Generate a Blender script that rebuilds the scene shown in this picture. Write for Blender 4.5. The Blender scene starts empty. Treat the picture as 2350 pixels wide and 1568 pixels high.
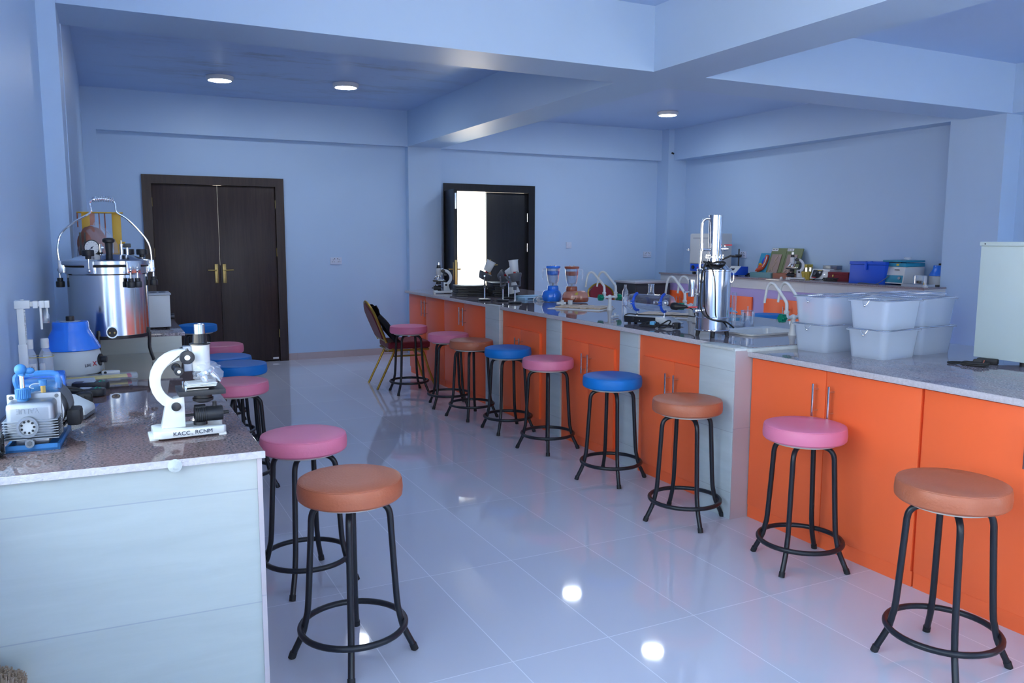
import bpy, bmesh, math, random
from mathutils import Vector, Matrix
R = math.radians
PI = math.pi
random.seed(7)
SC = bpy.context.scene
COL = SC.collection

# ------------------------------------------------------------------ camera
YAW, PITCH, ROLL, FPX = 0.46374184, 0.12432954, 0.00193247, 1856.52
CH = 1.5
fw = Vector((math.sin(YAW)*math.cos(PITCH), math.cos(YAW)*math.cos(PITCH), -math.sin(PITCH)))
rt = Vector((math.cos(YAW), -math.sin(YAW), 0)); up = rt.cross(fw)
rt2 = math.cos(ROLL)*rt + math.sin(ROLL)*up
up2 = -math.sin(ROLL)*rt + math.cos(ROLL)*up
cd = bpy.data.cameras.new('camera'); co = bpy.data.objects.new('camera', cd); COL.objects.link(co)
m = Matrix((rt2, up2, -fw)).transposed().to_4x4(); m.translation = Vector((0, 0, CH)); co.matrix_world = m
cd.sensor_width = 36; cd.lens = 36*FPX/2350; cd.clip_start = .05; cd.clip_end = 200
SC.camera = co
def ray(u, v): return rt2*((u-1175)/FPX) - up2*((v-784)/FPX) + fw
def at(u, v, z):
    d = ray(u, v); return Vector((0, 0, CH)) + d*((z-CH)/d.z)

# ------------------------------------------------------------------ materials
def N(nt, t, **k):
    n = nt.nodes.new(t)
    for a, b in k.items():
        if a in n.inputs: n.inputs[a].default_value = b
        else: setattr(n, a, b)
    return n
def C4(c): return (c[0], c[1], c[2], 1)
def srgb(r, g, b):
    f = lambda x: (x/255/12.92 if x/255 <= .04045 else ((x/255+.055)/1.055)**2.4)
    return (f(r), f(g), f(b))
MATS = {}
def mat(name, col=(.8, .8, .8), rough=.5, metal=0, spec=.5, var=0, vscale=8, bump=0, bscale=60, coat=0, trans=0, ior=1.45, stretch=None, emit=None, estr=0, sheen=0):
    m = bpy.data.materials.new(name); m.use_nodes = True; nt = m.node_tree
    b = nt.nodes['Principled BSDF']
    b.inputs['Base Color'].default_value = C4(col); b.inputs['Roughness'].default_value = rough
    b.inputs['Metallic'].default_value = metal; b.inputs['Specular IOR Level'].default_value = spec
    b.inputs['Coat Weight'].default_value = coat; b.inputs['Coat Roughness'].default_value = .08
    b.inputs['Transmission Weight'].default_value = trans; b.inputs['IOR'].default_value = ior
    b.inputs['Sheen Weight'].default_value = sheen
    if emit: b.inputs['Emission Color'].default_value = C4(emit); b.inputs['Emission Strength'].default_value = estr
    tc = N(nt, 'ShaderNodeTexCoord'); mp = N(nt, 'ShaderNodeMapping'); nt.links.new(tc.outputs['Object'], mp.inputs[0])
    if stretch: mp.inputs['Scale'].default_value = stretch
    if var:
        n = N(nt, 'ShaderNodeTexNoise', Scale=vscale, Detail=4.0); nt.links.new(mp.outputs[0], n.inputs['Vector'])
        mx = N(nt, 'ShaderNodeMix', data_type='RGBA'); mx.inputs[6].default_value = C4([c*(1-var) for c in col]); mx.inputs[7].default_value = C4([min(1, c*(1+var)) for c in col])
        nt.links.new(n.outputs['Fac'], mx.inputs[0]); nt.links.new(mx.outputs[2], b.inputs['Base Color'])
    if bump:
        n2 = N(nt, 'ShaderNodeTexNoise', Scale=bscale, Detail=3.0); nt.links.new(mp.outputs[0], n2.inputs['Vector'])
        bp = N(nt, 'ShaderNodeBump', Strength=bump, Distance=.01); nt.links.new(n2.outputs['Fac'], bp.inputs['Height']); nt.links.new(bp.outputs[0], b.inputs['Normal'])
    MATS[name] = m; return m

WALLC = (.43, .59, .80)
M_wall = mat('blue_wall_paint', WALLC, .42, var=.03, vscale=1.5, bump=.06, bscale=14, spec=.32)
M_ceil = mat('ceiling_paint', (.44, .59, .84), .45, var=.03, vscale=2, bump=.05, bscale=20)
# mould stains on the ceiling slab (a real stain with its own shape)
nt = M_ceil.node_tree; b = nt.nodes['Principled BSDF']
tc = N(nt, 'ShaderNodeTexCoord'); mp = N(nt, 'ShaderNodeMapping'); nt.links.new(tc.outputs['Object'], mp.inputs[0]); mp.inputs['Scale'].default_value = (.7, 2.4, 1)
n1 = N(nt, 'ShaderNodeTexNoise', Scale=1.5, Detail=10.0, Roughness=.74); nt.links.new(mp.outputs[0], n1.inputs['Vector'])
cr = N(nt, 'ShaderNodeValToRGB'); cr.color_ramp.elements[0].position = .50; cr.color_ramp.elements[0].color = (0, 0, 0, 1); cr.color_ramp.elements[1].position = .68; cr.color_ramp.elements[1].color = (.62, .62, .62, 1)
nt.links.new(n1.outputs['Fac'], cr.inputs[0])
vs = N(nt, 'ShaderNodeVectorMath', operation='DISTANCE'); nt.links.new(tc.outputs['Object'], vs.inputs[0]); vs.inputs[1].default_value = (1.75, 8.3, 3.15)
rg_ = N(nt, 'ShaderNodeMapRange'); nt.links.new(vs.outputs['Value'], rg_.inputs['Value']); rg_.inputs['From Min'].default_value = .8; rg_.inputs['From Max'].default_value = 2.1; rg_.inputs['To Min'].default_value = 1; rg_.inputs['To Max'].default_value = 0
ml = N(nt, 'ShaderNodeMath', operation='MULTIPLY'); nt.links.new(cr.outputs[0], ml.inputs[0]); nt.links.new(rg_.outputs[0], ml.inputs[1])
mx = N(nt, 'ShaderNodeMix', data_type='RGBA'); mx.inputs[7].default_value = (.17, .17, .20, 1)
src = b.inputs['Base Color'].links[0].from_socket
nt.links.new(src, mx.inputs[6]); nt.links.new(ml.outputs[0], mx.inputs[0]); nt.links.new(mx.outputs[2], b.inputs['Base Color'])

def tile_mat(name, base, joint, sx, sy, ox, oy, axes='XY', rough=.05, spec=.5, streak=None, jw=.0035, coordinate='Object', stagger=0, bumpw=.15):
    m = bpy.data.materials.new(name); m.use_nodes = True; nt = m.node_tree; b = nt.nodes['Principled BSDF']
    b.inputs['Roughness'].default_value = rough; b.inputs['Specular IOR Level'].default_value = spec
    tc = N(nt, 'ShaderNodeTexCoord'); sp = N(nt, 'ShaderNodeSeparateXYZ'); nt.links.new(tc.outputs[coordinate], sp.inputs[0])
    ds = []
    cells = []
    for ax, s, o in ((axes[0], sx, ox), (axes[1], sy, oy)):
        a = N(nt, 'ShaderNodeMath', operation='SUBTRACT'); nt.links.new(sp.outputs[ax], a.inputs[0]); a.inputs[1].default_value = o
        d = N(nt, 'ShaderNodeMath', operation='DIVIDE'); nt.links.new(a.outputs[0], d.inputs[0]); d.inputs[1].default_value = s
        f = N(nt, 'ShaderNodeMath', operation='FLOOR'); nt.links.new(d.outputs[0], f.inputs[0]); cells.append(f)
        p = N(nt, 'ShaderNodeMath', operation='PINGPONG'); nt.links.new(d.outputs[0], p.inputs[0]); p.inputs[1].default_value = .5
        q = N(nt, 'ShaderNodeMath', operation='MULTIPLY'); nt.links.new(p.outputs[0], q.inputs[0]); q.inputs[1].default_value = s
        ds.append(q)
    mn = N(nt, 'ShaderNodeMath', operation='MINIMUM'); nt.links.new(ds[0].outputs[0], mn.inputs[0]); nt.links.new(ds[1].outputs[0], mn.inputs[1])
    lt = N(nt, 'ShaderNodeMath', operation='LESS_THAN'); nt.links.new(mn.outputs[0], lt.inputs[0]); lt.inputs[1].default_value = jw/2
    cb = N(nt, 'ShaderNodeCombineXYZ'); nt.links.new(cells[0].outputs[0], cb.inputs[0]); nt.links.new(cells[1].outputs[0], cb.inputs[1])
    wn = N(nt, 'ShaderNodeTexWhiteNoise'); nt.links.new(cb.outputs[0], wn.inputs['Vector'])
    mr = N(nt, 'ShaderNodeMapRange'); nt.links.new(wn.outputs['Value'], mr.inputs['Value']); mr.inputs['To Min'].default_value = .96; mr.inputs['To Max'].default_value = 1.03
    mxv = N(nt, 'ShaderNodeVectorMath', operation='SCALE'); nt.links.new(mr.outputs[0], mxv.inputs['Scale'])
    if streak:
        mp = N(nt, 'ShaderNodeMapping'); nt.links.new(tc.outputs[coordinate], mp.inputs[0]); mp.inputs['Rotation'].default_value = streak[0]; mp.inputs['Scale'].default_value = streak[1]
        no = N(nt, 'ShaderNodeTexNoise', Scale=streak[2], Detail=6.0, Roughness=.6, Distortion=.4); nt.links.new(mp.outputs[0], no.inputs['Vector'])
        mc = N(nt, 'ShaderNodeMix', data_type='RGBA'); mc.inputs[6].default_value = C4([c*.86 for c in base]); mc.inputs[7].default_value = C4([min(1, c*1.13) for c in base])
        nt.links.new(no.outputs['Fac'], mc.inputs[0]); nt.links.new(mc.outputs[2], mxv.inputs[0])
    else:
        mxv.inputs[0].default_value = base
    mj = N(nt, 'ShaderNodeMix', data_type='RGBA'); nt.links.new(lt.outputs[0], mj.inputs[0]); nt.links.new(mxv.outputs[0], mj.inputs[6]); mj.inputs[7].default_value = C4(joint)
    nt.links.new(mj.outputs[2], b.inputs['Base Color'])
    return m
M_floor = tile_mat('polished_floor_tile', (.56, .57, .65), (.76, .77, .84), .408, .832, 2.045, 3.278, rough=.045, spec=.62)
M_btile = tile_mat('grey_stone_tile', (.42, .455, .44), (.33, .36, .38), 5.0, .331, -7.0, .811-.331*6, axes='XZ', rough=.22, streak=((0, R(-14), 0), (1.2, 1, 9), 2.2))
M_ptile = tile_mat('grey_pillar_tile', (.50, .55, .56), (.40, .42, .44), 5.0, .331, -7.0, .811-.331*6, axes='YZ', rough=.25, streak=((R(62), 0, 0), (1, 1.2, 9), 2.0))
M_rtile = tile_mat('grey_face_tile', (.52, .54, .58), (.36, .36, .40), .62, .6, 9.47, .4, axes='YZ', rough=.3, streak=((R(40), 0, 0), (1, 1.2, 7), 2.0))
M_skirt = tile_mat('beige_skirting_tile', (.46, .40, .42), (.35, .33, .36), .6, 1.0, .3, -.5, axes='XZ', rough=.2)

def granite(name, base, dark, pink):
    m = mat(name, base, .045, spec=.55); nt = m.node_tree; b = nt.nodes['Principled BSDF']
    tc = N(nt, 'ShaderNodeTexCoord')
    n1 = N(nt, 'ShaderNodeTexNoise', Scale=150.0, Detail=3.0); n2 = N(nt, 'ShaderNodeTexNoise', Scale=14.0, Detail=6.0, Roughness=.65)
    mp = N(nt, 'ShaderNodeMapping'); mp.inputs['Scale'].default_value = (1, .22, 1); mp.inputs['Rotation'].default_value = (0, 0, R(20))
    nt.links.new(tc.outputs['Object'], n1.inputs['Vector']); nt.links.new(tc.outputs['Object'], mp.inputs[0]); nt.links.new(mp.outputs[0], n2.inputs['Vector'])
    r1 = N(nt, 'ShaderNodeValToRGB'); e = r1.color_ramp.elements; e[0].position = .36; e[0].color = C4(dark); e[1].position = .56; e[1].color = C4(base)
    x = r1.color_ramp.elements.new(.72); x.color = C4([min(1, c*1.5) for c in base])
    nt.links.new(n1.outputs['Fac'], r1.inputs[0])
    r2 = N(nt, 'ShaderNodeValToRGB'); e = r2.color_ramp.elements; e[0].position = .4; e[0].color = (0, 0, 0, 1); e[1].position = .62; e[1].color = (1, 1, 1, 1)
    nt.links.new(n2.outputs['Fac'], r2.inputs[0])
    mx = N(nt, 'ShaderNodeMix', data_type='RGBA'); nt.links.new(r2.outputs[0], mx.inputs[0]); nt.links.new(r1.outputs[0], mx.inputs[6]); mx.inputs[7].default_value = C4(pink)
    mm = N(nt, 'ShaderNodeMix', data_type='RGBA'); mm.inputs[0].default_value = .5; nt.links.new(r1.outputs[0], mm.inputs[6]); nt.links.new(mx.outputs[2], mm.inputs[7])
    nt.links.new(mm.outputs[2], b.inputs['Base Color']); return m
M_gran = granite('rose_granite', (.155, .115, .115), (.05, .045, .05), (.21, .115, .105))
M_gran2 = granite('grey_granite', (.27, .245, .28), (.10, .10, .12), (.33, .25, .26))
M_gedge = mat('granite_rough_edge', (.52, .49, .52), .6, var=.25, vscale=90, bump=.4, bscale=120)
M_cement = mat('cement_filler', (.50, .53, .52), .8, var=.15, vscale=30, bump=.4, bscale=60)
M_orange = mat('orange_laminate', (.98, .158, .047), .33, var=.03, vscale=3, spec=.4)
M_lav = mat('lavender_laminate', (.40, .33, .66), .4)
M_kick = M_orange
def wood(name, c1, c2, rough=.35, scl=(14, 14, .7)):
    m = mat(name, c1, rough, spec=.4); nt = m.node_tree; b = nt.nodes['Principled BSDF']
    tc = N(nt, 'ShaderNodeTexCoord'); mp = N(nt, 'ShaderNodeMapping'); mp.inputs['Scale'].default_value = scl; nt.links.new(tc.outputs['Object'], mp.inputs[0])
    n = N(nt, 'ShaderNodeTexNoise', Scale=3.0, Detail=7.0, Roughness=.65, Distortion=.3); nt.links.new(mp.outputs[0], n.inputs['Vector'])
    cr = N(nt, 'ShaderNodeValToRGB'); e = cr.color_ramp.elements; e[0].position = .3; e[0].color = C4(c1); e[1].position = .7; e[1].color = C4(c2)
    nt.links.new(n.outputs['Fac'], cr.inputs[0]); nt.links.new(cr.outputs[0], b.inputs['Base Color']); return m
M_door = wood('dark_wenge_veneer', (.024, .016, .016), (.048, .031, .028))
M_door_backlit = wood('backlit_shade_veneer', (.008, .010, .013), (.014, .016, .020))  # same door veneer, backlit shade put into its darker colour
M_pale = wood('pale_wood', (.48, .36, .26), (.66, .53, .40), .5, (3, 14, 14))
M_brass = mat('aged_brass', (.40, .30, .12), .34, 1)
M_steel = mat('stainless_steel', (.78, .78, .80), .10, 1, bump=.02, bscale=4)
M_brush = mat('brushed_aluminium', (.66, .68, .72), .15, 1, bump=.012, bscale=5)
M_castal = mat('cast_aluminium', (.27, .30, .35), .36, .9, var=.05, vscale=30)
M_chrome = mat('chrome', (.85, .85, .87), .08, 1)
M_black = mat('black_paint', (.012, .014, .020), .32, spec=.5)
M_blackp = mat('black_plastic', (.018, .020, .026), .42)
M_rubber = mat('black_rubber', (.015, .016, .02), .6)
M_white = mat('white_enamel', (.66, .68, .69), .25, coat=.3)
M_ovenp = mat('pale_grey_green_enamel', (.44, .53, .54), .35)
M_whitep = mat('white_plastic', (.66, .67, .67), .38)
M_cream = mat('off_white_paint', (.54, .58, .60), .4)
M_grey = mat('grey_plastic', (.40, .43, .48), .45)
M_dgrey = mat('dark_grey_metal', (.10, .11, .13), .4)
M_char = mat('charcoal_metal', (.030, .035, .045), .45)
M_sock = mat('pale_blue_plastic', (.55, .62, .78), .35)
M_bluep = mat('bright_blue_plastic', (.03, .21, .86), .18, coat=.3)
M_bluep2 = mat('royal_blue_plastic', (.01, .09, .62), .4)
M_blued = mat('blue_rubber', (.03, .16, .42), .45)
M_teal = mat('teal_plastic', (.02, .24, .38), .35)
M_green = mat('green_plastic', (.0, .22, .13), .35)
M_red = mat('red_plastic', (.55, .02, .03), .35)
M_brownp = mat('brown_plastic', (.36, .09, .045), .22, coat=.3)
M_pinkb = mat('salmon_plastic', (.60, .27, .20), .2, coat=.3)
M_yellow = mat('yellow_painted_metal', (.62, .36, .02), .4)
M_yelp = mat('yellow_plastic', (.60, .45, .06), .4)
M_maroon = mat('maroon_fabric', (.17, .008, .022), .8, var=.15, vscale=90, bump=.3, bscale=200, sheen=.2)
M_jacket = mat('black_cloth', (.008, .009, .014), .85, bump=.5, bscale=25)
M_gold = mat('gold_painted_steel', (.42, .25, .04), .3, .7)
M_pinkv = mat('pink_vinyl', (.74, .20, .32), .42, var=.03, vscale=10, bump=.08, bscale=90)
M_bluev = mat('blue_vinyl', (.0, .17, .55), .5, var=.03, vscale=10, bump=.08, bscale=90)
M_brownv = mat('tan_brown_vinyl', (.44, .128, .062), .38, var=.06, vscale=10, bump=.12, bscale=120)
M_board = mat('underside_board', (.5, .5, .46), .7)
M_glass = mat('clear_glass', (1, 1, 1), .0, trans=1, ior=1.45)
M_jacketfold = M_jacket
M_cardblue = mat('pale_blue_card', (.30, .52, .70), .5, var=.1, vscale=40)
M_lblue = mat('light_blue_cap', (.12, .42, .70), .4)
M_boardgreen = mat('olive_green_board', (.16, .20, .09), .5)
M_relief = mat('taupe_relief', (.34, .25, .22), .6, bump=.4, bscale=12)
M_cyan = mat('cyan_board', (.04, .30, .48), .4)
M_organ = mat('red_orange_organ_model', (.60, .10, .05), .35)
M_trayg = mat('sea_green_plastic', (.14, .30, .33), .4)
M_trayb = mat('terracotta_plastic', (.36, .14, .09), .5)
M_fiber = mat('brown_bristle', (.30, .22, .16), .8, var=.4, vscale=120)
M_ink = mat('dark_ink', (.02, .03, .07), .6)
M_redink = mat('red_ink', (.5, .02, .04), .6)
M_paper = mat('white_paper', (.75, .76, .78), .7)
M_plugpin = M_chrome
def clear_mat(name, col, alpha, rough=.1):
    m = bpy.data.materials.new(name); m.use_nodes = True; nt = m.node_tree; b = nt.nodes['Principled BSDF']
    b.inputs['Base Color'].default_value = C4(col); b.inputs['Roughness'].default_value = rough
    t = N(nt, 'ShaderNodeBsdfTransparent'); mx = N(nt, 'ShaderNodeMixShader'); mx.inputs[0].default_value = alpha
    nt.links.new(t.outputs[0], mx.inputs[1]); nt.links.new(b.outputs[0], mx.inputs[2]); nt.links.new(mx.outputs[0], nt.nodes['Material Output'].inputs[0]); return m
def thin_clear(name, tint=(.97, .98, 1), f=.10):
    # thin clear wall: mostly straight-through with a fresnel gloss
    m = bpy.data.materials.new(name); m.use_nodes = True; nt = m.node_tree
    nt.nodes.remove(nt.nodes['Principled BSDF'])
    t = N(nt, 'ShaderNodeBsdfTransparent'); t.inputs[0].default_value = C4(tint)
    g = N(nt, 'ShaderNodeBsdfGlossy', Roughness=.03); g.inputs[0].default_value = (1, 1, 1, 1)
    lw = N(nt, 'ShaderNodeLayerWeight', Blend=.45); mr = N(nt, 'ShaderNodeMapRange'); nt.links.new(lw.outputs['Facing'], mr.inputs[0]); mr.inputs['To Min'].default_value = f*.6; mr.inputs['To Max'].default_value = .75
    mx = N(nt, 'ShaderNodeMixShader'); nt.links.new(mr.outputs[0], mx.inputs[0]); nt.links.new(t.outputs[0], mx.inputs[1]); nt.links.new(g.outputs[0], mx.inputs[2])
    nt.links.new(mx.outputs[0], nt.nodes['Material Output'].inputs[0]); return m
M_frost = clear_mat('frosted_clear_plastic', (.68, .77, .90), .36, .2)
M_milk = clear_mat('milky_plastic', (.78, .80, .80), .75, .3)
M_thin = thin_clear('thin_clear_glass')
M_blueclear = clear_mat('translucent_blue_plastic', (.05, .22, .55), .55, .15)
M_bag = clear_mat('clear_plastic_bag', (.75, .80, .9), .22, .08)
M_lamp = mat('lamp_diffuser', (1, 1, 1), .5, emit=(.86, .92, 1), estr=30)

# ------------------------------------------------------------------ mesh builder
class MB:
    def __init__(s): s.bm = bmesh.new()
    def _add(s, bm2, M=None):
        if M is not None: bmesh.ops.transform(bm2, matrix=M, verts=bm2.verts)
        me = bpy.data.meshes.new('tmp'); bm2.to_mesh(me); bm2.free(); s.bm.from_mesh(me); bpy.data.meshes.remove(me); return s
    def box(s, x0, x1, y0, y1, z0, z1, bev=0, M=None, seg=2):
        b = bmesh.new(); bmesh.ops.create_cube(b, size=1)
        bmesh.ops.scale(b, vec=(x1-x0, y1-y0, z1-z0), verts=b.verts); bmesh.ops.translate(b, vec=((x0+x1)/2, (y0+y1)/2, (z0+z1)/2), verts=b.verts)
        if bev: bmesh.ops.bevel(b, geom=b.edges[:], offset=bev, segments=seg, affect='EDGES', profile=.6)
        return s._add(b, M)
    def prism(s, poly, z0, z1, bev=0, M=None):
        # poly in local xy, extruded along z
        b = bmesh.new(); vs = [b.verts.new((x, y, z0)) for x, y in poly]; f = b.faces.new(vs)
        r = bmesh.ops.extrude_face_region(b, geom=[f]); bmesh.ops.translate(b, vec=(0, 0, z1-z0), verts=[v for v in r['geom'] if isinstance(v, bmesh.types.BMVert)])
        bmesh.ops.recalc_face_normals(b, faces=b.faces)
        if bev: bmesh.ops.bevel(b, geom=b.edges[:], offset=bev, segments=2, affect='EDGES', profile=.6)
        return s._add(b, M)
    def frame(s, outer, inner, z0, z1, M=None):
        # ring between two polygons of equal count, extruded
        b = bmesh.new(); n = len(outer)
        L = [[b.verts.new((x, y, z)) for x, y in p] for z in (z0, z1) for p in (outer, inner)]
        for i in range(n):
            j = (i+1) % n
            b.faces.new((L[0][i], L[0][j], L[1][j], L[1][i])); b.faces.new((L[2][i], L[3][i], L[3][j], L[2][j]))
            b.faces.new((L[0][i], L[2][i], L[2][j], L[0][j])); b.faces.new((L[1][i], L[1][j], L[3][j], L[3][i]))
        bmesh.ops.recalc_face_normals(b, faces=b.faces)
        return s._add(b, M)
    def cyl(s, p0, p1, r0, r1=None, seg=20, bev=0):
        p0, p1 = Vector(p0), Vector(p1); d = p1-p0; b = bmesh.new()
        bmesh.ops.create_cone(b, cap_ends=True, segments=seg, radius1=r0, radius2=r0 if r1 is None else r1, depth=d.length)
        if bev:
            es = [e for e in b.edges if abs(e.verts[0].co.z-e.verts[1].co.z) < 1e-6]
            bmesh.ops.bevel(b, geom=es, offset=bev, segments=2, affect='EDGES', profile=.6)
        M = Matrix.Translation((p0+p1)/2) @ d.to_track_quat('Z', 'Y').to_matrix().to_4x4()
        return s._add(b, M)
    def lathe(s, prof, o=(0, 0, 0), ax=(0, 0, 1), seg=32, sx=1, sy=1):
        b = bmesh.new(); rings = []
        for r, z in prof:
            if r < 1e-6: rings.append([b.verts.new((0, 0, z))])
            else: rings.append([b.verts.new((r*sx*math.cos(2*PI*i/seg), r*sy*math.sin(2*PI*i/seg), z)) for i in range(seg)])
        for a, c in zip(rings, rings[1:]):
            for i in range(seg):
                j = (i+1) % seg
                if len(a) == 1 and len(c) == 1: continue
                if len(a) == 1: b.faces.new((a[0], c[j], c[i]))
                elif len(c) == 1: b.faces.new((a[i], a[j], c[0]))
                else: b.faces.new((a[i], a[j], c[j], c[i]))
        bmesh.ops.recalc_face_normals(b, faces=b.faces)
        M = Matrix.Translation(o) @ Vector(ax).to_track_quat('Z', 'Y').to_matrix().to_4x4() if tuple(ax) != (0, 0, 1) else Matrix.Translation(o)
        return s._add(b, M)
    def tube(s, pts, r, seg=8, closed=False, smooth=0, caps=True):
        P = [Vector(p) for p in pts]
        if smooth:
            Q = []; n = len(P)
            rng = range(n if closed else n-1)
            for i in rng:
                p0 = P[(i-1) % n] if (closed or i > 0) else P[0]; p1 = P[i]; p2 = P[(i+1) % n]; p3 = P[(i+2) % n] if (closed or i+2 < n) else P[-1]
                for k in range(smooth):
                    t = k/smooth
                    Q.append(.5*((2*p1)+(-p0+p2)*t+(2*p0-5*p1+4*p2-p3)*t*t+(-p0+3*p1-3*p2+p3)*t**3))
            if not closed: Q.append(P[-1])
            P = Q
        n = len(P); rr = r if isinstance(r, (list, tuple)) else None
        b = bmesh.new(); rings = []; nrm = None
        for i, p in enumerate(P):
            a = P[(i-1) % n] if (closed or i > 0) else P[0]; c = P[(i+1) % n] if (closed or i < n-1) else P[-1]
            t = (c-a).normalized()
            if nrm is None:
                nrm = t.orthogonal().normalized()
            nrm = (nrm - t*nrm.dot(t)).normalized(); bn = t.cross(nrm)
            ra = (rr[0]+(rr[1]-rr[0])*i/(n-1)) if rr else r
            rings.append([b.verts.new(p+ra*(math.cos(2*PI*k/seg)*nrm+math.sin(2*PI*k/seg)*bn)) for k in range(seg)])
        for i in range(n if closed else n-1):
            a, c = rings[i], rings[(i+1) % n]; off = 0
            if closed and i == n-1:
                off = min(range(seg), key=lambda o: (a[0].co-c[o].co).length)
            for k in range(seg):
                b.faces.new((a[k], a[(k+1) % seg], c[(k+1+off) % seg], c[(k+off) % seg]))
        if caps and not closed:
            b.faces.new(rings[0][::-1]); b.faces.new(rings[-1])
        bmesh.ops.recalc_face_normals(b, faces=b.faces)
        return s._add(b)
    def ball(s, c, r, sx=1, sy=1, sz=1, seg=20):
        b = bmesh.new(); bmesh.ops.create_uvsphere(b, u_segments=seg, v_segments=seg//2, radius=r)
        return s._add(b, Matrix.Translation(c) @ Matrix.Diagonal((sx, sy, sz, 1)))
    def xf(s, M): bmesh.ops.transform(s.bm, matrix=M, verts=s.bm.verts); return s
    def build(s, name, mt, parent=None, loc=None, rz=0, ang=38):
        me = bpy.data.meshes.new(name); s.bm.to_mesh(me); s.bm.free()
        for p in me.polygons: p.use_smooth = True
        me.set_sharp_from_angle(angle=R(ang)); me.materials.append(mt)
        o = bpy.data.objects.new(name, me); COL.objects.link(o)
        if parent: o.parent = parent
        if loc is not None: o.location = loc
        o.rotation_euler.z = rz
        return o
def thing(name, label, cat, loc=(0, 0, 0), rz=0, group=None):
    o = bpy.data.objects.new(name, None); COL.objects.link(o); o.location = loc; o.rotation_euler = (0, 0, rz); o.empty_display_size = .05
    return tag(o, label, cat, group)
def tag(o, label, cat, group=None):
    o['label'] = label; o['category'] = cat
    if group: o['group'] = group
    return o
def struct(o, label=None, cat=None):
    o['kind'] = 'structure'
    if label: o['label'] = label
    if cat: o['category'] = cat
    return o
def children(o): return [c for c in COL.objects if c.parent == o]
def dup(root, loc, rz, label, group=None, swap=None):
    def cp(o, par):
        c = o.copy(); COL.objects.link(c)
        if par: c.parent = par
        if swap and o.type == 'MESH' and o.name.split('.')[0] in swap: c.data = swap[o.name.split('.')[0]]
        for k in KIDS.get(o.name, children(o)): cp(k, c)
        return c
    r = cp(root, None); r.location = loc; r.rotation_euler = (0, 0, rz); r['label'] = label
    if group: r['group'] = group
    return r
KIDS = {}
def text_bm(txt, size, depth=.001, M=None, bold=0):
    cu = bpy.data.curves.new('txt', 'FONT'); cu.body = txt; cu.size = size; cu.extrude = depth; cu.align_x = 'CENTER'; cu.align_y = 'CENTER'; cu.offset = bold
    o = bpy.data.objects.new('txt', cu); COL.objects.link(o)
    me = bpy.data.meshes.new_from_object(o.evaluated_get(bpy.context.evaluated_depsgraph_get()))
    mb = MB(); mb.bm.from_mesh(me); bpy.data.objects.remove(o); bpy.data.meshes.remove(me); bpy.data.curves.remove(cu)
    if M is not None: mb.xf(M)
    return mb
RX90 = Matrix.Rotation(PI/2, 4, 'X')   # xy plane -> xz plane, facing -y
def T(*v): return Matrix.Translation(v)
def RZ(a): return Matrix.Rotation(a, 4, 'Z')
def RXm(a): return Matrix.Rotation(a, 4, 'X')
def RYm(a): return Matrix.Rotation(a, 4, 'Y')

# ================================================================== ROOM
XL, XLB, XR, YB, YF, ZC = -.30, -.155, 7.93, 10.25, -2.6, 3.15
ZB = 2.70
struct(MB().box(-1, 9, -3, 11, -.12, 0).build('floor', M_floor), 'polished grey lilac tile floor', 'floor')
struct(MB().box(-1, 9, -3, 11, ZC, ZC+.15).build('ceiling', M_ceil), 'blue grey ceiling with mould stains', 'ceiling')
D1 = (.408, 1.989, 2.24); D2 = (4.09, 5.47, 2.26)
w = MB()
w.box(-1, D1[0], YB, YB+.2, 0, ZC).box(D1[0], D1[1], YB, YB+.2, D1[2], ZC).box(D1[1], D2[0], YB, YB+.2, 0, ZC).box(D2[0], D2[1], YB, YB+.2, D2[2], ZC).box(D2[1], 9, YB, YB+.2, 0, ZC)
struct(w.build('wall_back', M_wall), 'blue wall with two dark doors', 'wall')
def lwx(y): return -.25-.045*(4.88-y)
LWS = [(-2.3, -.2), (.5, 2.9)]; LZ_ = (.95, 2.6)  # unseen left wall windows, added to light the orange cabinets
w = MB()
def lpiece(y0, y1, z0, z1): w.prism([(XL-.6, y0), (lwx(y0), y0), (lwx(y1), y1), (XL-.6, y1)], z0, z1)
ys = YF
for a, b_ in LWS:
    lpiece(ys, a, 0, ZC); lpiece(a, b_, 0, LZ_[0]); lpiece(a, b_, LZ_[1], ZC); ys = b_
lpiece(ys, 4.88, 0, ZC)
struct(w.build('wall_left', M_wall), 'blue wall beside the near bench', 'wall')
for k, (a, b_) in enumerate(LWS):
    f = MB()
    for y in (a, (a+b_)/2, b_-.05): f.box(-.74, -.68, y, y+.05, LZ_[0], LZ_[1])
    f.box(-.74, -.68, a, b_, LZ_[0], LZ_[0]+.05).box(-.74, -.68, a, b_, LZ_[1]-.05, LZ_[1])
    struct(f.build('window_%d' % (k+3), M_whitep), 'white framed window in the left wall, unseen, added to light the cabinets', 'window')
struct(MB().box(XL-.2, XLB, 5.35, YB, 0, ZC).build('wall_left_recess', M_wall), 'blue left wall beyond the column', 'wall')
struct(MB().box(XR, XR+.2, YF, YB, 0, ZC).build('wall_right', M_wall), 'blue wall behind the far right bench', 'wall')
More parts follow.
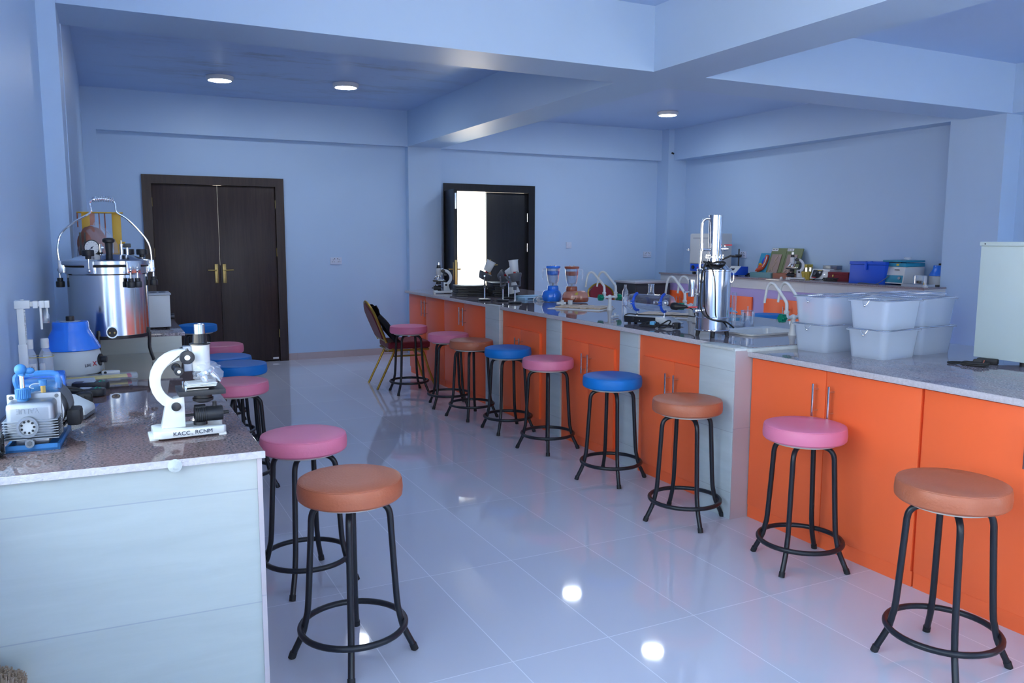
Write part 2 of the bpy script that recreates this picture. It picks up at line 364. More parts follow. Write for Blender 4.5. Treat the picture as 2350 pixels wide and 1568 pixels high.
# front wall with the windows the daylight comes through (behind the camera)
WN = [(.25, 1.75), (4.7, 6.2)]; WZ = (.85, 2.62)
w = MB(); xs = -1
for a, b_ in WN:
    w.box(xs, a, YF-.2, YF, 0, ZC).box(a, b_, YF-.2, YF, 0, WZ[0]).box(a, b_, YF-.2, YF, WZ[1], ZC); xs = b_
w.box(xs, 9, YF-.2, YF, 0, ZC)
struct(w.build('wall_front', M_wall), 'blue wall with windows behind the camera', 'wall')
for i, (a, b_) in enumerate(WN):
    f = MB()
    for x in (a, (2*a+b_)/3, (a+2*b_)/3, b_-.05): f.box(x, x+.05, YF-.12, YF-.06, WZ[0], WZ[1])
    f.box(a, b_, YF-.12, YF-.06, WZ[0], WZ[0]+.05).box(a, b_, YF-.12, YF-.06, WZ[1]-.05, WZ[1])
    struct(f.build('window_%d' % (i+1), M_whitep), 'white framed window behind the camera', 'window')
# beams
struct(MB().box(XL, XR, 4.9, 5.37, ZB, ZC).build('beam_cross', M_wall), 'deep blue painted cross beam', 'beam')
struct(MB().box(3.565, 4.02, 5.37, YB, ZB, ZC).build('beam_centre_back', M_wall), 'painted beam running to the back wall', 'beam')
struct(MB().box(3.58, 4.05, YF, 4.9, ZB, ZC).build('beam_centre_front', M_wall), 'painted beam running overhead towards the camera', 'beam')
w = MB().box(-.02, 3.565, 10.15, YB, ZB, ZC).box(4.02, 7.6, 10.15, YB, ZB, ZC)
struct(w.build('beam_back_wall', M_wall), 'shallow beam along the top of the back wall', 'beam')
struct(MB().box(7.70, XR, 5.5, 9.98, ZB, ZC).build('beam_right_back', M_wall), 'beam along the top of the right wall', 'beam')
struct(MB().box(7.72, XR, YF, 4.9, ZB, ZC).build('beam_right_front', M_wall), 'beam along the near right wall', 'beam')
# columns
struct(MB().box(XL-.2, -.16, 4.88, 5.36, 0, ZC).build('column_left', M_wall), 'blue painted column on the left wall', 'column')
struct(MB().box(7.685, XR, 4.93, 5.5, 0, ZC).build('column_right', M_wall), 'blue painted column on the right wall', 'column')
struct(MB().box(3.565, 4.02, 10.14, YB, 0, ZB).build('column_back_middle', M_wall), 'pilaster between the two doors', 'column')
struct(MB().box(7.60, XR, 9.98, YB, 0, ZC).build('column_back_right', M_wall), 'pilaster in the back right corner', 'column')
struct(MB().box(XL-.2, -.02, 10.15, YB, 0, ZC).build('column_back_left', M_wall), 'pilaster in the back left corner', 'column')
# skirting
w = MB().box(D1[1], 3.56, YB-.012, YB, 0, .085).box(-.02, D1[0], YB-.012, YB, 0, .085).box(4.02, D2[0], YB-.012, YB, 0, .085).box(D2[1], 7.6, YB-.012, YB, 0, .085).box(3.55, 4.03, 10.128, 10.14, 0, .085)
struct(w.build('baseboard_back', M_skirt), 'beige tile skirting along the back wall', 'skirting')
struct(MB().box(2, 8, YB+.2, 14, -.15, -.03).build('floor_outside', M_cement), 'ground outside the open door', 'ground')

# ---------------- doors
def lever(par, x, y, z, side, nm='handle'):
    mb = MB().box(x-.021, x+.021, y-.008, y, z-.115, z+.115, .006).cyl((x, y-.008, z+.04), (x, y-.05, z+.04), .009).cyl((x, y-.05, z+.04), (x+side*.10, y-.05, z+.042), .008)
    mb.cyl((x, y-.012, z-.05), (x, y, z-.05), .008)
    return mb.build(nm, M_brass, par)
def door_frame(par, D, wd, mt=M_door, y0=YB-.03, y1=YB+.12):
    x0, x1, zt = D
    MB().frame([(x0, 0), (x1, 0), (x1, zt), (x0, zt)], [(x0+wd, -.001), (x1-wd, -.001), (x1-wd, zt-wd), (x0+wd, zt-wd)], -y1, -y0, M=RX90).build('door_frame', mt, par)
d = thing('door_1', 'closed dark brown double door with brass handles', 'door'); d['kind'] = 'structure'
door_frame(d, D1, .10)
xm = 1.222
MB().box(.42, 1.98, YB+.125, YB+.195, 0, 1.20).box(.42, 1.19, YB+.125, YB+.195, 1.20, 2.23).box(1.29, 1.98, YB+.125, YB+.195, 1.20, 2.23).build('door_light_block', M_door, d)  # unseen panel added behind the leaves to stop light through the gaps
for k, (a, b_, s) in enumerate(((.508, xm+.0015, -1), (xm-.0012, 1.889, 1))):
    lf = MB().box(a+.003, b_-.003, YB+.0, YB+.045, .012, D1[2]-.103, .002).build('door_leaf', M_door, d)
    lever(lf, xm+s*.045, YB, 1.10, s)
    for z in (.35, 1.35, 1.93):
        MB().cyl((a if s < 0 else b_, YB-.006, z-.05), (a if s < 0 else b_, YB-.006, z+.05), .007, seg=10).build('hinge', M_brass, lf)
MB().box(1.80, 1.87, YB-.004, YB, .028, .05).build('sticker', M_paper, d)
d = thing('door_2', 'dark double door with one leaf open to the bright outside', 'door'); d['kind'] = 'structure'
door_frame(d, D2, .10, M_door_backlit)
lf = MB().box(4.74, 5.37, YB+.02, YB+.065, .012, D2[2]-.103, .002).build('door_leaf', M_door_backlit, d)
lever(lf, 4.785, YB+.02, 1.12, 1)
for z in (1.40, 1.82): MB().cyl((5.37, YB+.01, z-.06), (5.37, YB+.01, z+.06), .008, seg=10).build('hinge', M_chrome, lf)
# open leaf swings into the room about its left hinge
a0 = R(-100); ML = T(4.125, YB-.035, 0) @ RZ(a0)
op = MB().box(0, .55, -.022, .022, .012, D2[2]-.103, .002).xf(ML).build('door_leaf', M_door_backlit, d)
mb = MB().box(.485, .53, -.03, -.022, .99, 1.22, .006).cyl((.507, -.03, 1.13), (.507, -.07, 1.13), .009).cyl((.507, -.07, 1.13), (.41, -.07, 1.13), .008)
mb.box(.485, .53, .022, .03, .99, 1.22, .006).cyl((.507, .03, 1.13), (.507, .07, 1.13), .009).cyl((.507, .07, 1.13), (.41, .07, 1.13), .008)
mb.xf(ML).build('handle', M_brass, op)
MB().box(.55, .553, -.013, .013, .92, 1.25).xf(ML).build('lock_plate', M_brass, op)
MB().box(.55, .553, -.010, .010, 1.9, 2.10).xf(ML).build('flush_bolt', M_chrome, op)

# ---------------- ceiling lamps
lamps = [(1.135, 8.92, 'round ceiling lamp nearest the left wall'), (2.38, 8.72, 'round ceiling lamp above the space between the two doors'), (6.594, 8.70, 'round ceiling lamp over the far right corner'),
         (5.25, 8.72, 'round ceiling lamp behind the beam, mirrored as the upper bright spot in the floor'), (5.297, 7.016, 'round ceiling lamp behind the beam, mirrored as the lower bright spot in the floor')]
for x, y, l in lamps:
    t = thing('ceiling_lamp', l, 'lamp', (x, y, ZC), 0, 'surface ceiling lamps')
    MB().lathe([(.0, -.002), (.135, -.002), (.135, -.03), (.125, -.044), (.112, -.046), (.112, -.040), (0, -.040)], seg=40).build('housing', M_whitep, t)
    MB().lathe([(0, -.041), (.111, -.041), (.111, -.044), (.06, -.052), (0, -.054)], seg=40).build('diffuser', M_lamp, t)

# ---------------- sockets, switch, stubs
def socket(x, y, z, w_, h_, label, facing='Y', holes=True, cat='socket', name='wall_socket'):
    t = thing(name, label, cat, (x, y, z), 0 if facing == 'Y' else -PI/2)
    MB().box(-w_/2, w_/2, -.012, 0, -h_/2, h_/2, .004).build('plate', M_sock, t)
    if holes:
        h = MB()
        for sx in ((-.25, .25) if w_ > .11 else (0,)):
            for px_, pz_ in ((0, .014), (-.011, -.010), (.011, -.010)): h.box(sx*w_+px_-.003, sx*w_+px_+.003, -.0135, -.0115, pz_-.004, pz_+.004)
            h.box(sx*w_*.5-.005, sx*w_*.5+.005, -.014, -.0115, .02, .032)
        h.build('socket_hole', M_black, t)
    else: MB().box(-.018, .018, -.018, -.012, -.02, .02, .002).build('rocker', M_sock, t)
socket(2.62, YB, 1.237, .15, .088, 'double wall socket to the right of the closed brown double door')
socket(6.046, YB, 1.432, .088, .088, 'small light switch to the right of the open dark door', holes=False, cat='light switch', name='light_switch')
socket(7.44, YB, 1.288, .148, .088, 'double wall socket in the far right corner above the dark cabinet')
socket(XR, 8.68, 1.31, .148, .09, 'double wall socket behind the blue instrument on the right bench', 'X')
t = thing('cable_stub', 'tiny black cable stub on the corner beam above the far right bench', 'cable', (7.66, 9.975, 2.80))
MB().tube([(0, .01, 0), (0, -.01, .0), (.004, -.03, -.012)], .013, 8).build('cable_end', M_rubber, t)
t = thing('wall_bracket', 'small grey metal bracket on the beam at the right edge', 'bracket', (7.72, 4.62, 2.83), -PI/2)
MB().box(-.02, .02, -.01, 0, -.03, .03, .003).build('plate', M_castal, t)
MB().cyl((0, -.01, -.005), (0, -.05, -.012), .016).ball((0, -.05, -.012), .02).build('stub', M_dgrey, t)

# ================================================================== LEFT BENCH
BZ = .92
t = thing('tiled_bench', 'low grey tiled lab bench with pink granite top at left', 'bench', (0, 0, 0))
poly = [(-.364, 2.302), (.345, 2.275), (.345, 4.548), (-.262, 4.548)]
MB().prism(poly, 0, BZ-.022).build('bench_body', M_btile, t)
MB().prism([(-.364, 2.294), (.365, 2.266), (.365, 4.548), (-.262, 4.548)], BZ-.022, BZ, .003).build('worktop', M_gran, t)
MB().prism([(-.364, 2.290), (.367, 2.262), (.367, 2.267), (-.364, 2.295)], BZ-.020, BZ-.001).build('worktop_edge', M_gedge, t)
MB().box(.345, .358, 2.268, 4.55, 0, BZ-.022).build('corner_trim', M_skirt, t)
mb = MB().lathe([(0, 0), (.017, .001), (.018, .006), (.010, .009), (0, .010)], (0, 0, 0), seg=18)
mb.xf(T(.135, 2.272, .905) @ RX90).build('plaster_dab', M_cement, t)
t = thing('raised_bench', 'raised tiled bench block with granite top under the white lidded box', 'bench', (0, 0, 0))
MB().box(-.150, .335, 4.552, 5.42, 0, 1.0).build('bench_body', M_btile, t)
MB().box(-.152, .352, 4.549, 5.44, 1.0, 1.018, .003).build('worktop', M_gran2, t)

# ================================================================== ISLAND
LZ, RZt = .935, .915           # tops of the far and near worktops
def handle_bar(par, x, y, z0, z1, out=-1):
    mb = MB().cyl((x+out*.034, y, z0), (x+out*.034, y, z1), .006, seg=12)
    for z in (z0+.028, z1-.028): mb.cyl((x, y, z), (x+out*.034, y, z), .0045, seg=10)
    return mb.build('handle', M_brush, par)
cabs = [(8.72, 7.662, 8.185, True, 'plain orange two door base cabinet at the far end of the island'),
        (7.655, 6.575, 7.14, True, 'plain orange two door base cabinet left of the first tiled pillar'),
        (6.29, 5.492, 5.92, False, 'orange framed cabinet between the first and second tiled pillars'),
        (5.268, 4.478, 4.86, False, 'orange framed cabinet between the second and third tiled pillars'),
        (4.264, 3.545, 3.885, False, 'orange framed cabinet just left of the wide tiled pillar')]
PX = 3.055
for y1, y0, ym, full, l in cabs:
    t = thing('base_cabinet', l, 'cabinet', (0, 0, 0), 0, 'orange island cabinets')
    if full:
        MB().box(PX+.02, PX+.6, y0, y1, .07, LZ-.03).box(PX+.012, PX+.03, y0, y1, 0, .07).build('carcass', M_orange, t)
        for a, b_, hy in ((ym+.002, y1-.003, ym+.045), (y0+.003, ym-.002, ym-.045)):
            dd = MB().box(PX, PX+.02, a, b_, .072, LZ-.034, .002).build('door', M_orange, t); handle_bar(dd, PX, hy, .69, .86)
    else:
        MB().box(PX+.004, PX+(.6 if y0 > 4.4 else .25), y0, y1, 0, LZ-.03).build('carcass', M_orange, t)
        q0, q1 = y0+.06, y1-.06
        if y0 > 5: q0 = y0+.10
        for a, b_, hy in ((ym+.0015, q1, ym+.04), (q0, ym-.0015, ym-.04)):
            dd = MB().box(PX-.016, PX+.004, a, b_, .075, .77, .002).build('door', M_orange, t); handle_bar(dd, PX-.016, hy, .555, .70)
# near, slightly lower row
cabs2 = [(3.255, 2.240, 2.752, 'orange two door cabinet between the wide pillar and the nearest cabinet'), (2.231, 1.22, 1.728, 'orange cabinet nearest the camera at the right edge')]
for y1, y0, ym, l in cabs2:
    t = thing('base_cabinet', l, 'cabinet', (0, 0, 0), 0, 'orange island cabinets')
    MB().box(3.085, 3.7, y0, y1, .07, RZt-.03).box(3.072, 3.10, y0, y1, 0, .07).build('carcass', M_orange, t)
    for a, b_, hy in ((ym+.002, y1-.003, ym+.048), (y0+.003, ym-.002, ym-.048)):
        dd = MB().box(3.065, 3.085, a, b_, .072, RZt-.036, .002).build('door', M_orange, t); handle_bar(dd, 3.065, hy, .655, .815)
# back halves of the island
t = thing('island_back_panel', 'orange back run of the long island facing the right wall', 'panel', (0, 0, 0))
MB().box(3.72, 4.30, 1.22, 3.25, 0, RZt-.032).box(3.68, 4.30, 4.02, 8.72, 0, LZ-.032).box(3.92, 4.30, 3.56, 4.02, 0, LZ-.032).build('carcass', M_orange, t)
# tiled pillars
pil = [(6.575, 6.29, 3.02, 'first grey tiled pillar, counting from the far end of the island'), (5.492, 5.268, 3.045, 'second grey tiled pillar from the far end of the island'), (4.478, 4.264, 3.045, 'third grey tiled pillar from the far end of the island'), (3.545, 3.262, 2.95, 'wide pale tiled pillar where the island worktop steps down')]
for i, (y1, y0, x, l) in enumerate(pil):
    top = LZ-.03 if i in (1, 2) else LZ-.003
    t = thing('tiled_pillar', l, 'pillar', (0, 0, 0), 0, 'tiled island pillars')
    MB().box(x, PX+.03 if i < 3 else 3.55, y0+.0005, y1-.0005, 0, top, .002).build('tile_cladding', M_ptile, t)
    if i == 3:
        MB().box(x+.003, 3.07, y0-.005, y0+.001, 0, top-.012).build('return_tile', M_skirt, t)
        c_ = MB().prism([(x-.004, y0+.01), (x-.004, y1-.02), (3.02, y1), (3.06, y1-.05), (3.05, y0+.02)], top-.012, top+.004, .004)
        c_.prism([(3.04, y0-.03), (3.02, y0+.02), (4.2, y0+.0), (4.2, y0-.03)], RZt-.004, LZ-.004, .004)
        c_.build('cement_filler', M_cement, t)
    if i == 0:
        MB().prism([(x-.003, y0), (x-.003, y1-.01), (3.07, y1), (3.08, y0)], top-.008, top+.004, .003).build('cement_filler', M_cement, t)
t = thing('island_worktop', 'long pinkish grey granite worktop of the far island section', 'worktop', (0, 0, 0))
S0 = (3.415, 3.84, 3.645, 3.955)   # sink opening x0 x1 y0 y1
w = MB()
for a in ((3.028, S0[0], S0[2], S0[3]), (S0[1], 4.34, S0[2], S0[3]), (3.028, 4.34, S0[3], 6.29), (3.09, 4.34, 6.29, 6.575), (3.028, 4.34, 6.575, 8.78), (3.028, 4.34, 3.545, S0[2]), (3.07, 4.34, 3.262, 3.545)):
    w.box(a[0], a[1], a[2], a[3], LZ-.03, LZ)
bmesh.ops.remove_doubles(w.bm, verts=w.bm.verts, dist=1e-5)
w.build('slab', M_gran2, t)
MB().box(3.022, 3.029, 3.55, 6.285, LZ-.028, LZ-.001, .002).box(3.022, 3.029, 6.58, 8.78, LZ-.028, LZ-.001, .002).build('rough_edge', M_gedge, t)
t = thing('island_worktop', 'lower granite worktop of the near island section under the mouse cages', 'worktop', (0, 0, 0))
MB().box(3.04, 4.34, 1.19, 3.262, RZt-.03, RZt, .002).build('slab', M_gran2, t)
MB().box(3.034, 3.041, 1.19, 3.262, RZt-.028, RZt-.001, .002).build('rough_edge', M_gedge, t)
t = thing('sink_basin', 'white rectangular drop-in sink in the island worktop', 'sink', (0, 0, 0))
x0, x1, y0, y1 = S0
def rrect(x0, x1, y0, y1, r, n=5):
    P = []
    for cx, cy, a in ((x1-r, y1-r, 0), (x0+r, y1-r, 90), (x0+r, y0+r, 180), (x1-r, y0+r, 270)):
        for k in range(n+1): P.append((cx+r*math.cos(R(a+90*k/n)), cy+r*math.sin(R(a+90*k/n))))
    return P
b = bmesh.new(); loops = []
for (e, z, r) in ((.0, LZ+.001, .03), (.006, LZ+.012, .035), (-.008, LZ+.012, .035), (-.02, LZ+.002, .04), (-.03, LZ-.16, .05), (-.06, LZ-.175, .05)):
    loops.append([b.verts.new((x, y, z)) for x, y in rrect(x0-.012-e*0 - (e if e > 0 else 0) + (-e if e < 0 else 0), x1+.012+(e if e > 0 else 0)-(-e if e < 0 else 0), y0-.012-(e if e > 0 else 0)+(-e if e < 0 else 0), y1+.012+(e if e > 0 else 0)-(-e if e < 0 else 0), r)])
for a, c in zip(loops, loops[1:]):
    n = len(a)
    for i in range(n): b.faces.new((a[i], a[(i+1) % n], c[(i+1) % n], c[i]))
b.faces.new(loops[-1]); bmesh.ops.recalc_face_normals(b, faces=b.faces)
MB()._add(b).build('basin', M_white, t)
# ================================================================== STOOLS
def stool_proto(loc, rz, label, vinyl, name='bar_stool'):
    t = thing(name, label, 'stool', loc, rz, 'round padded lab stools')
    zt = .668
    prof = [(0, zt-.004), (.10, zt-.002), (.165, zt-.002), (.178, zt-.006), (.1835, zt-.016), (.186, zt-.045), (.184, zt-.066), (.176, zt-.074), (.12, zt-.076), (0, zt-.076)]
    se = MB().lathe(prof, seg=48).build('seat', vinyl, t)
    MB().tube([(.1795*math.cos(2*PI*i/48), .1795*math.sin(2*PI*i/48), zt-.009) for i in range(48)], .0022, 6, closed=True).build('seam', vinyl, se)
    MB().cyl((0, 0, zt-.088), (0, 0, zt-.077), .145, seg=32).build('underside_board', M_board, t)
    zr = .115
    ringr = .187
    MB().tube([(ringr*math.cos(2*PI*i/48), ringr*math.sin(2*PI*i/48), zr) for i in range(48)], .0115, 10, closed=True).build('foot_ring', M_black, t)
    lp = []
    for k in range(4):
        c, s_ = math.cos(k*PI/2), math.sin(k*PI/2)
        pr = [(.03, zt-.098), (.075, zt-.098), (.108, zt-.104), (.130, zt-.122), (.1385, zt-.150), (.1415, zt-.20), (.1575, zr+.09), (.166, zr+.035), (.172, zr+.006), (.182, zr-.028), (.218, .012)]
        lg = MB().tube([(r*c, r*s_, z) for r, z in pr], .0118, 10, smooth=3).build('leg', M_black, t); lp.append(lg)
        MB().cyl((.2135*c, .2135*s_, .0225), (.2215*c, .2215*s_, 0.0), .0138, seg=12).build('rubber_tip', M_rubber, lg)
    return t
def reg(t):
    for o in [t]+list(t.children_recursive): KIDS[o.name] = list(o.children)
bpy.context.view_layer.update()
S_br = stool_proto((.735, 2.755, 0), R(72), 'brown topped stool standing nearest the left bench corner', M_brownv)
S_pk = stool_proto((.730, 3.49, 0), R(61), 'pink topped stool directly behind the foremost brown one on the left', M_pinkv)
S_bl = stool_proto((.775, 5.72, 0), R(40), 'nearer of the two overlapping blue topped stools on the left', M_bluev)
for s_ in (S_br, S_pk, S_bl): reg(s_)
G = 'round padded lab stools'
for S_, x, y, a, l in [
    (S_pk, .66, 5.0, 70, 'pink topped stool half hidden behind the microscope, nearest of those by the bench edge'),
    (S_bl, .735, 6.12, 15, 'farther of the two overlapping blue topped stools on the left'),
    (S_pk, .785, 6.85, 30, 'pink topped stool before the closed brown door'),
    (S_bl, .78, 8.55, 30, 'blue topped stool farthest back on the left, against the closed door'),
    (S_pk, 2.635, 7.55, 42, 'pink topped stool in front of the red and gold chair'),
    (S_pk, 2.74, 6.77, 30, 'pink topped stool second from the red and gold chair'),
    (S_br, 2.735, 6.24, 58, 'brown topped stool between a pink and a blue one, before the farthest pillar'),
    (S_bl, 2.80, 5.67, 44, 'blue topped stool right of the farthest brown one along the island'),
    (S_pk, 2.80, 5.02, 62, 'pink topped stool before the second pillar, between two blue ones'),
    (S_bl, 2.795, 4.185, 70, 'blue topped stool before the third pillar, between pink and brown ones'),
    (S_br, 2.738, 3.38, 74, 'brown topped stool in front of the wide tiled pillar'),
    (S_pk, 2.84, 2.66, 25, 'pink topped stool before the near orange cabinet, beside the rightmost brown one'),
    (S_br, 2.62, 1.775, 48, 'brown topped stool at the bottom right corner of the photo'),
    (S_bl, 6.80, 6.98, 20, 'blue topped stool behind the island, seen past the white tap')]:
    t = dup(S_, (x, y, 0), R(a), l, G)

# ================================================================== BANQUET CHAIRS
def chair(loc, rz, label):
    # faces local +x
    t = thing('banquet_chair', label, 'chair', loc, rz)
    MB().box(-.21, .23, -.215, .215, .40, .475, .03, seg=4).build('seat', M_maroon, t)
    def backpt(w_, h): # along the back plane, leaning backwards
        h = .47+(h-.47)*.84; return Vector((-.195-.225*(h-.40)/.55, w_, h))
    # arched back outline
    out = [(-.19, .47), (-.205, .60), (-.215, .75), (-.20, .84), (-.13, .905), (-.06, .945), (0, .955), (.06, .945), (.13, .905), (.20, .84), (.215, .75), (.205, .60), (.19, .47)]
    fr = MB().tube([backpt(a, h) for a, h in out], .013, 8, smooth=3)
    fr.tube([backpt(a*.9, .49) for a in (-.21, -.1, 0, .1, .21)], .011, 8)
    fr.build('back_frame', M_gold, t)
    inner = [(a*.93, .515 if h < .5 else h-.012) for a, h in out]
    b = bmesh.new(); nrm = (backpt(0, .9)-backpt(0, .5)).cross(Vector((0, 1, 0))).normalized()
    f1 = [b.verts.new(backpt(a, h)+nrm*.022) for a, h in inner]; f2 = [b.verts.new(backpt(a, h)-nrm*.018) for a, h in inner]
    b.faces.new(f1); b.faces.new(f2[::-1]); n = len(f1)
    for i in range(n): b.faces.new((f1[i], f2[i], f2[(i+1) % n], f1[(i+1) % n]))
    bmesh.ops.recalc_face_normals(b, faces=b.faces)
    bmesh.ops.bevel(b, geom=[e for e in b.edges if len(e.link_faces) == 2], offset=.008, segments=2, affect='EDGES')
    MB()._add(b).build('backrest', M_maroon, t)
    MB().tube([(-.20, -.2, .388), (.21, -.2, .388), (.21, .2, .388), (-.20, .2, .388)], .012, 8, closed=True).build('seat_frame', M_gold, t)
    mb = MB()
    for s_ in (-1, 1):
        mb.tube([(-.155, s_*.205, .33), (.165, s_*.205, .33)], .009, 8)
    mb.tube([(.165, -.205, .335), (.165, .205, .335)], .009, 8).build('stretcher', M_gold, t)
    for s_ in (-1, 1):
        for pts in ([(-.19, s_*.195, .47), (-.165, s_*.2, .41), (-.155, s_*.205, .385), (-.17, s_*.208, .33), (-.33, s_*.215, .0)], [(.10, s_*.2, .388), (.14, s_*.205, .375), (.165, s_*.206, .335), (.21, s_*.21, .18), (.275, s_*.215, 0)]):
            MB().tube(pts, .0115, 8, smooth=3).build('leg', M_gold, t)
    return t
ch = chair((2.735, 8.00, 0), R(-5), 'maroon padded gold framed chair with a black jacket over its back')
b = bmesh.new()
# jacket draped over the back: a folded sheet down the front face of the backrest
jk = MB(); rows = []
bb = bmesh.new(); nu, nv = 15, 13
V = []
for j in range(nv):
    h = .835-j*(.835-.46)/(nv-1)
    for i in range(nu):
        u = i/(nu-1)*2-1
        wdt = .13+.075*min(1, j/4)
        bulge = .045+.085*(j/(nv-1))+.018*math.sin(3.1*u*2+j*.6)+.012*math.cos(7*u-j)
        p = Vector((-.195-.225*(h-.40)/.55, u*wdt, h))+Vector((bulge, 0, .012*math.sin(5*u+j)))
        V.append(bb.verts.new(p))
for j in range(nv-1):
    for i in range(nu-1): bb.faces.new((V[j*nu+i], V[j*nu+i+1], V[(j+1)*nu+i+1], V[(j+1)*nu+i]))
rr = bmesh.ops.solidify(bb, geom=bb.faces[:], thickness=.03)
jk._add(bb)
jt = thing('jacket', 'black jacket hanging over the maroon chair back', 'jacket', (2.735, 8.00, 0), R(-5))
jk.build('body_cloth', M_jacket, jt)
MB().tube([(-.30, -.19, .74), (-.23, -.225, .66), (-.17, -.235, .56), (-.13, -.225, .49)], .03, 10, smooth=4).build('sleeve', M_jacket, jt)
chair((6.42, 9.62, 0), R(-90), 'maroon arched back chair standing at the back wall behind the white taps')
t = thing('metal_cabinet', 'low dark grey metal cabinet at the back wall beside the maroon chair', 'cabinet', (6.988, 9.71, 0), R(0)); t.scale = (.90, 1, 1)
MB().box(-.34, .34, -.24, .24, .03, .895, .004).build('body', M_char, t)
MB().box(-.36, .36, -.26, .26, .895, .925, .004).build('top_plate', M_grey, t)
for z in (.10, .50): MB().box(-.32, .32, -.252, -.24, z, z+.36, .003).build('drawer', M_char, t)

# ================================================================== RIGHT WALL BENCH
WZB = 1.035
t = thing('wall_bench', 'raised wall bench with tiled face and dark granite top on the right', 'bench', (0, 0, 0))
MB().box(7.355, 7.925, 5.503, 9.78, .895, WZB-.02).box(7.355, 7.682, 5.43, 5.503, .895, WZB-.02).build('tiled_face', M_rtile, t)
MB().box(7.335, 7.925, 5.503, 9.80, WZB-.02, WZB, .002).box(7.335, 7.682, 5.42, 5.503, WZB-.02, WZB, .002).build('worktop', M_gran2, t)
MB().box(7.36, 7.68, 5.44, 9.78, 0, .895).build('lavender_panel', M_lav, t)
for y1, y0 in ((9.68, 8.90), (8.70, 7.845), (7.63, 6.84), (6.62, 5.80)):
    ym = (y0+y1)/2
    for a, b_, hy in ((ym+.002, y1, ym+.04), (y0, ym-.002, ym-.04)):
        dd = MB().box(7.338, 7.359, a, b_, .08, .788, .002).build('door', M_orange, t); handle_bar(dd, 7.338, hy, .54, .71)

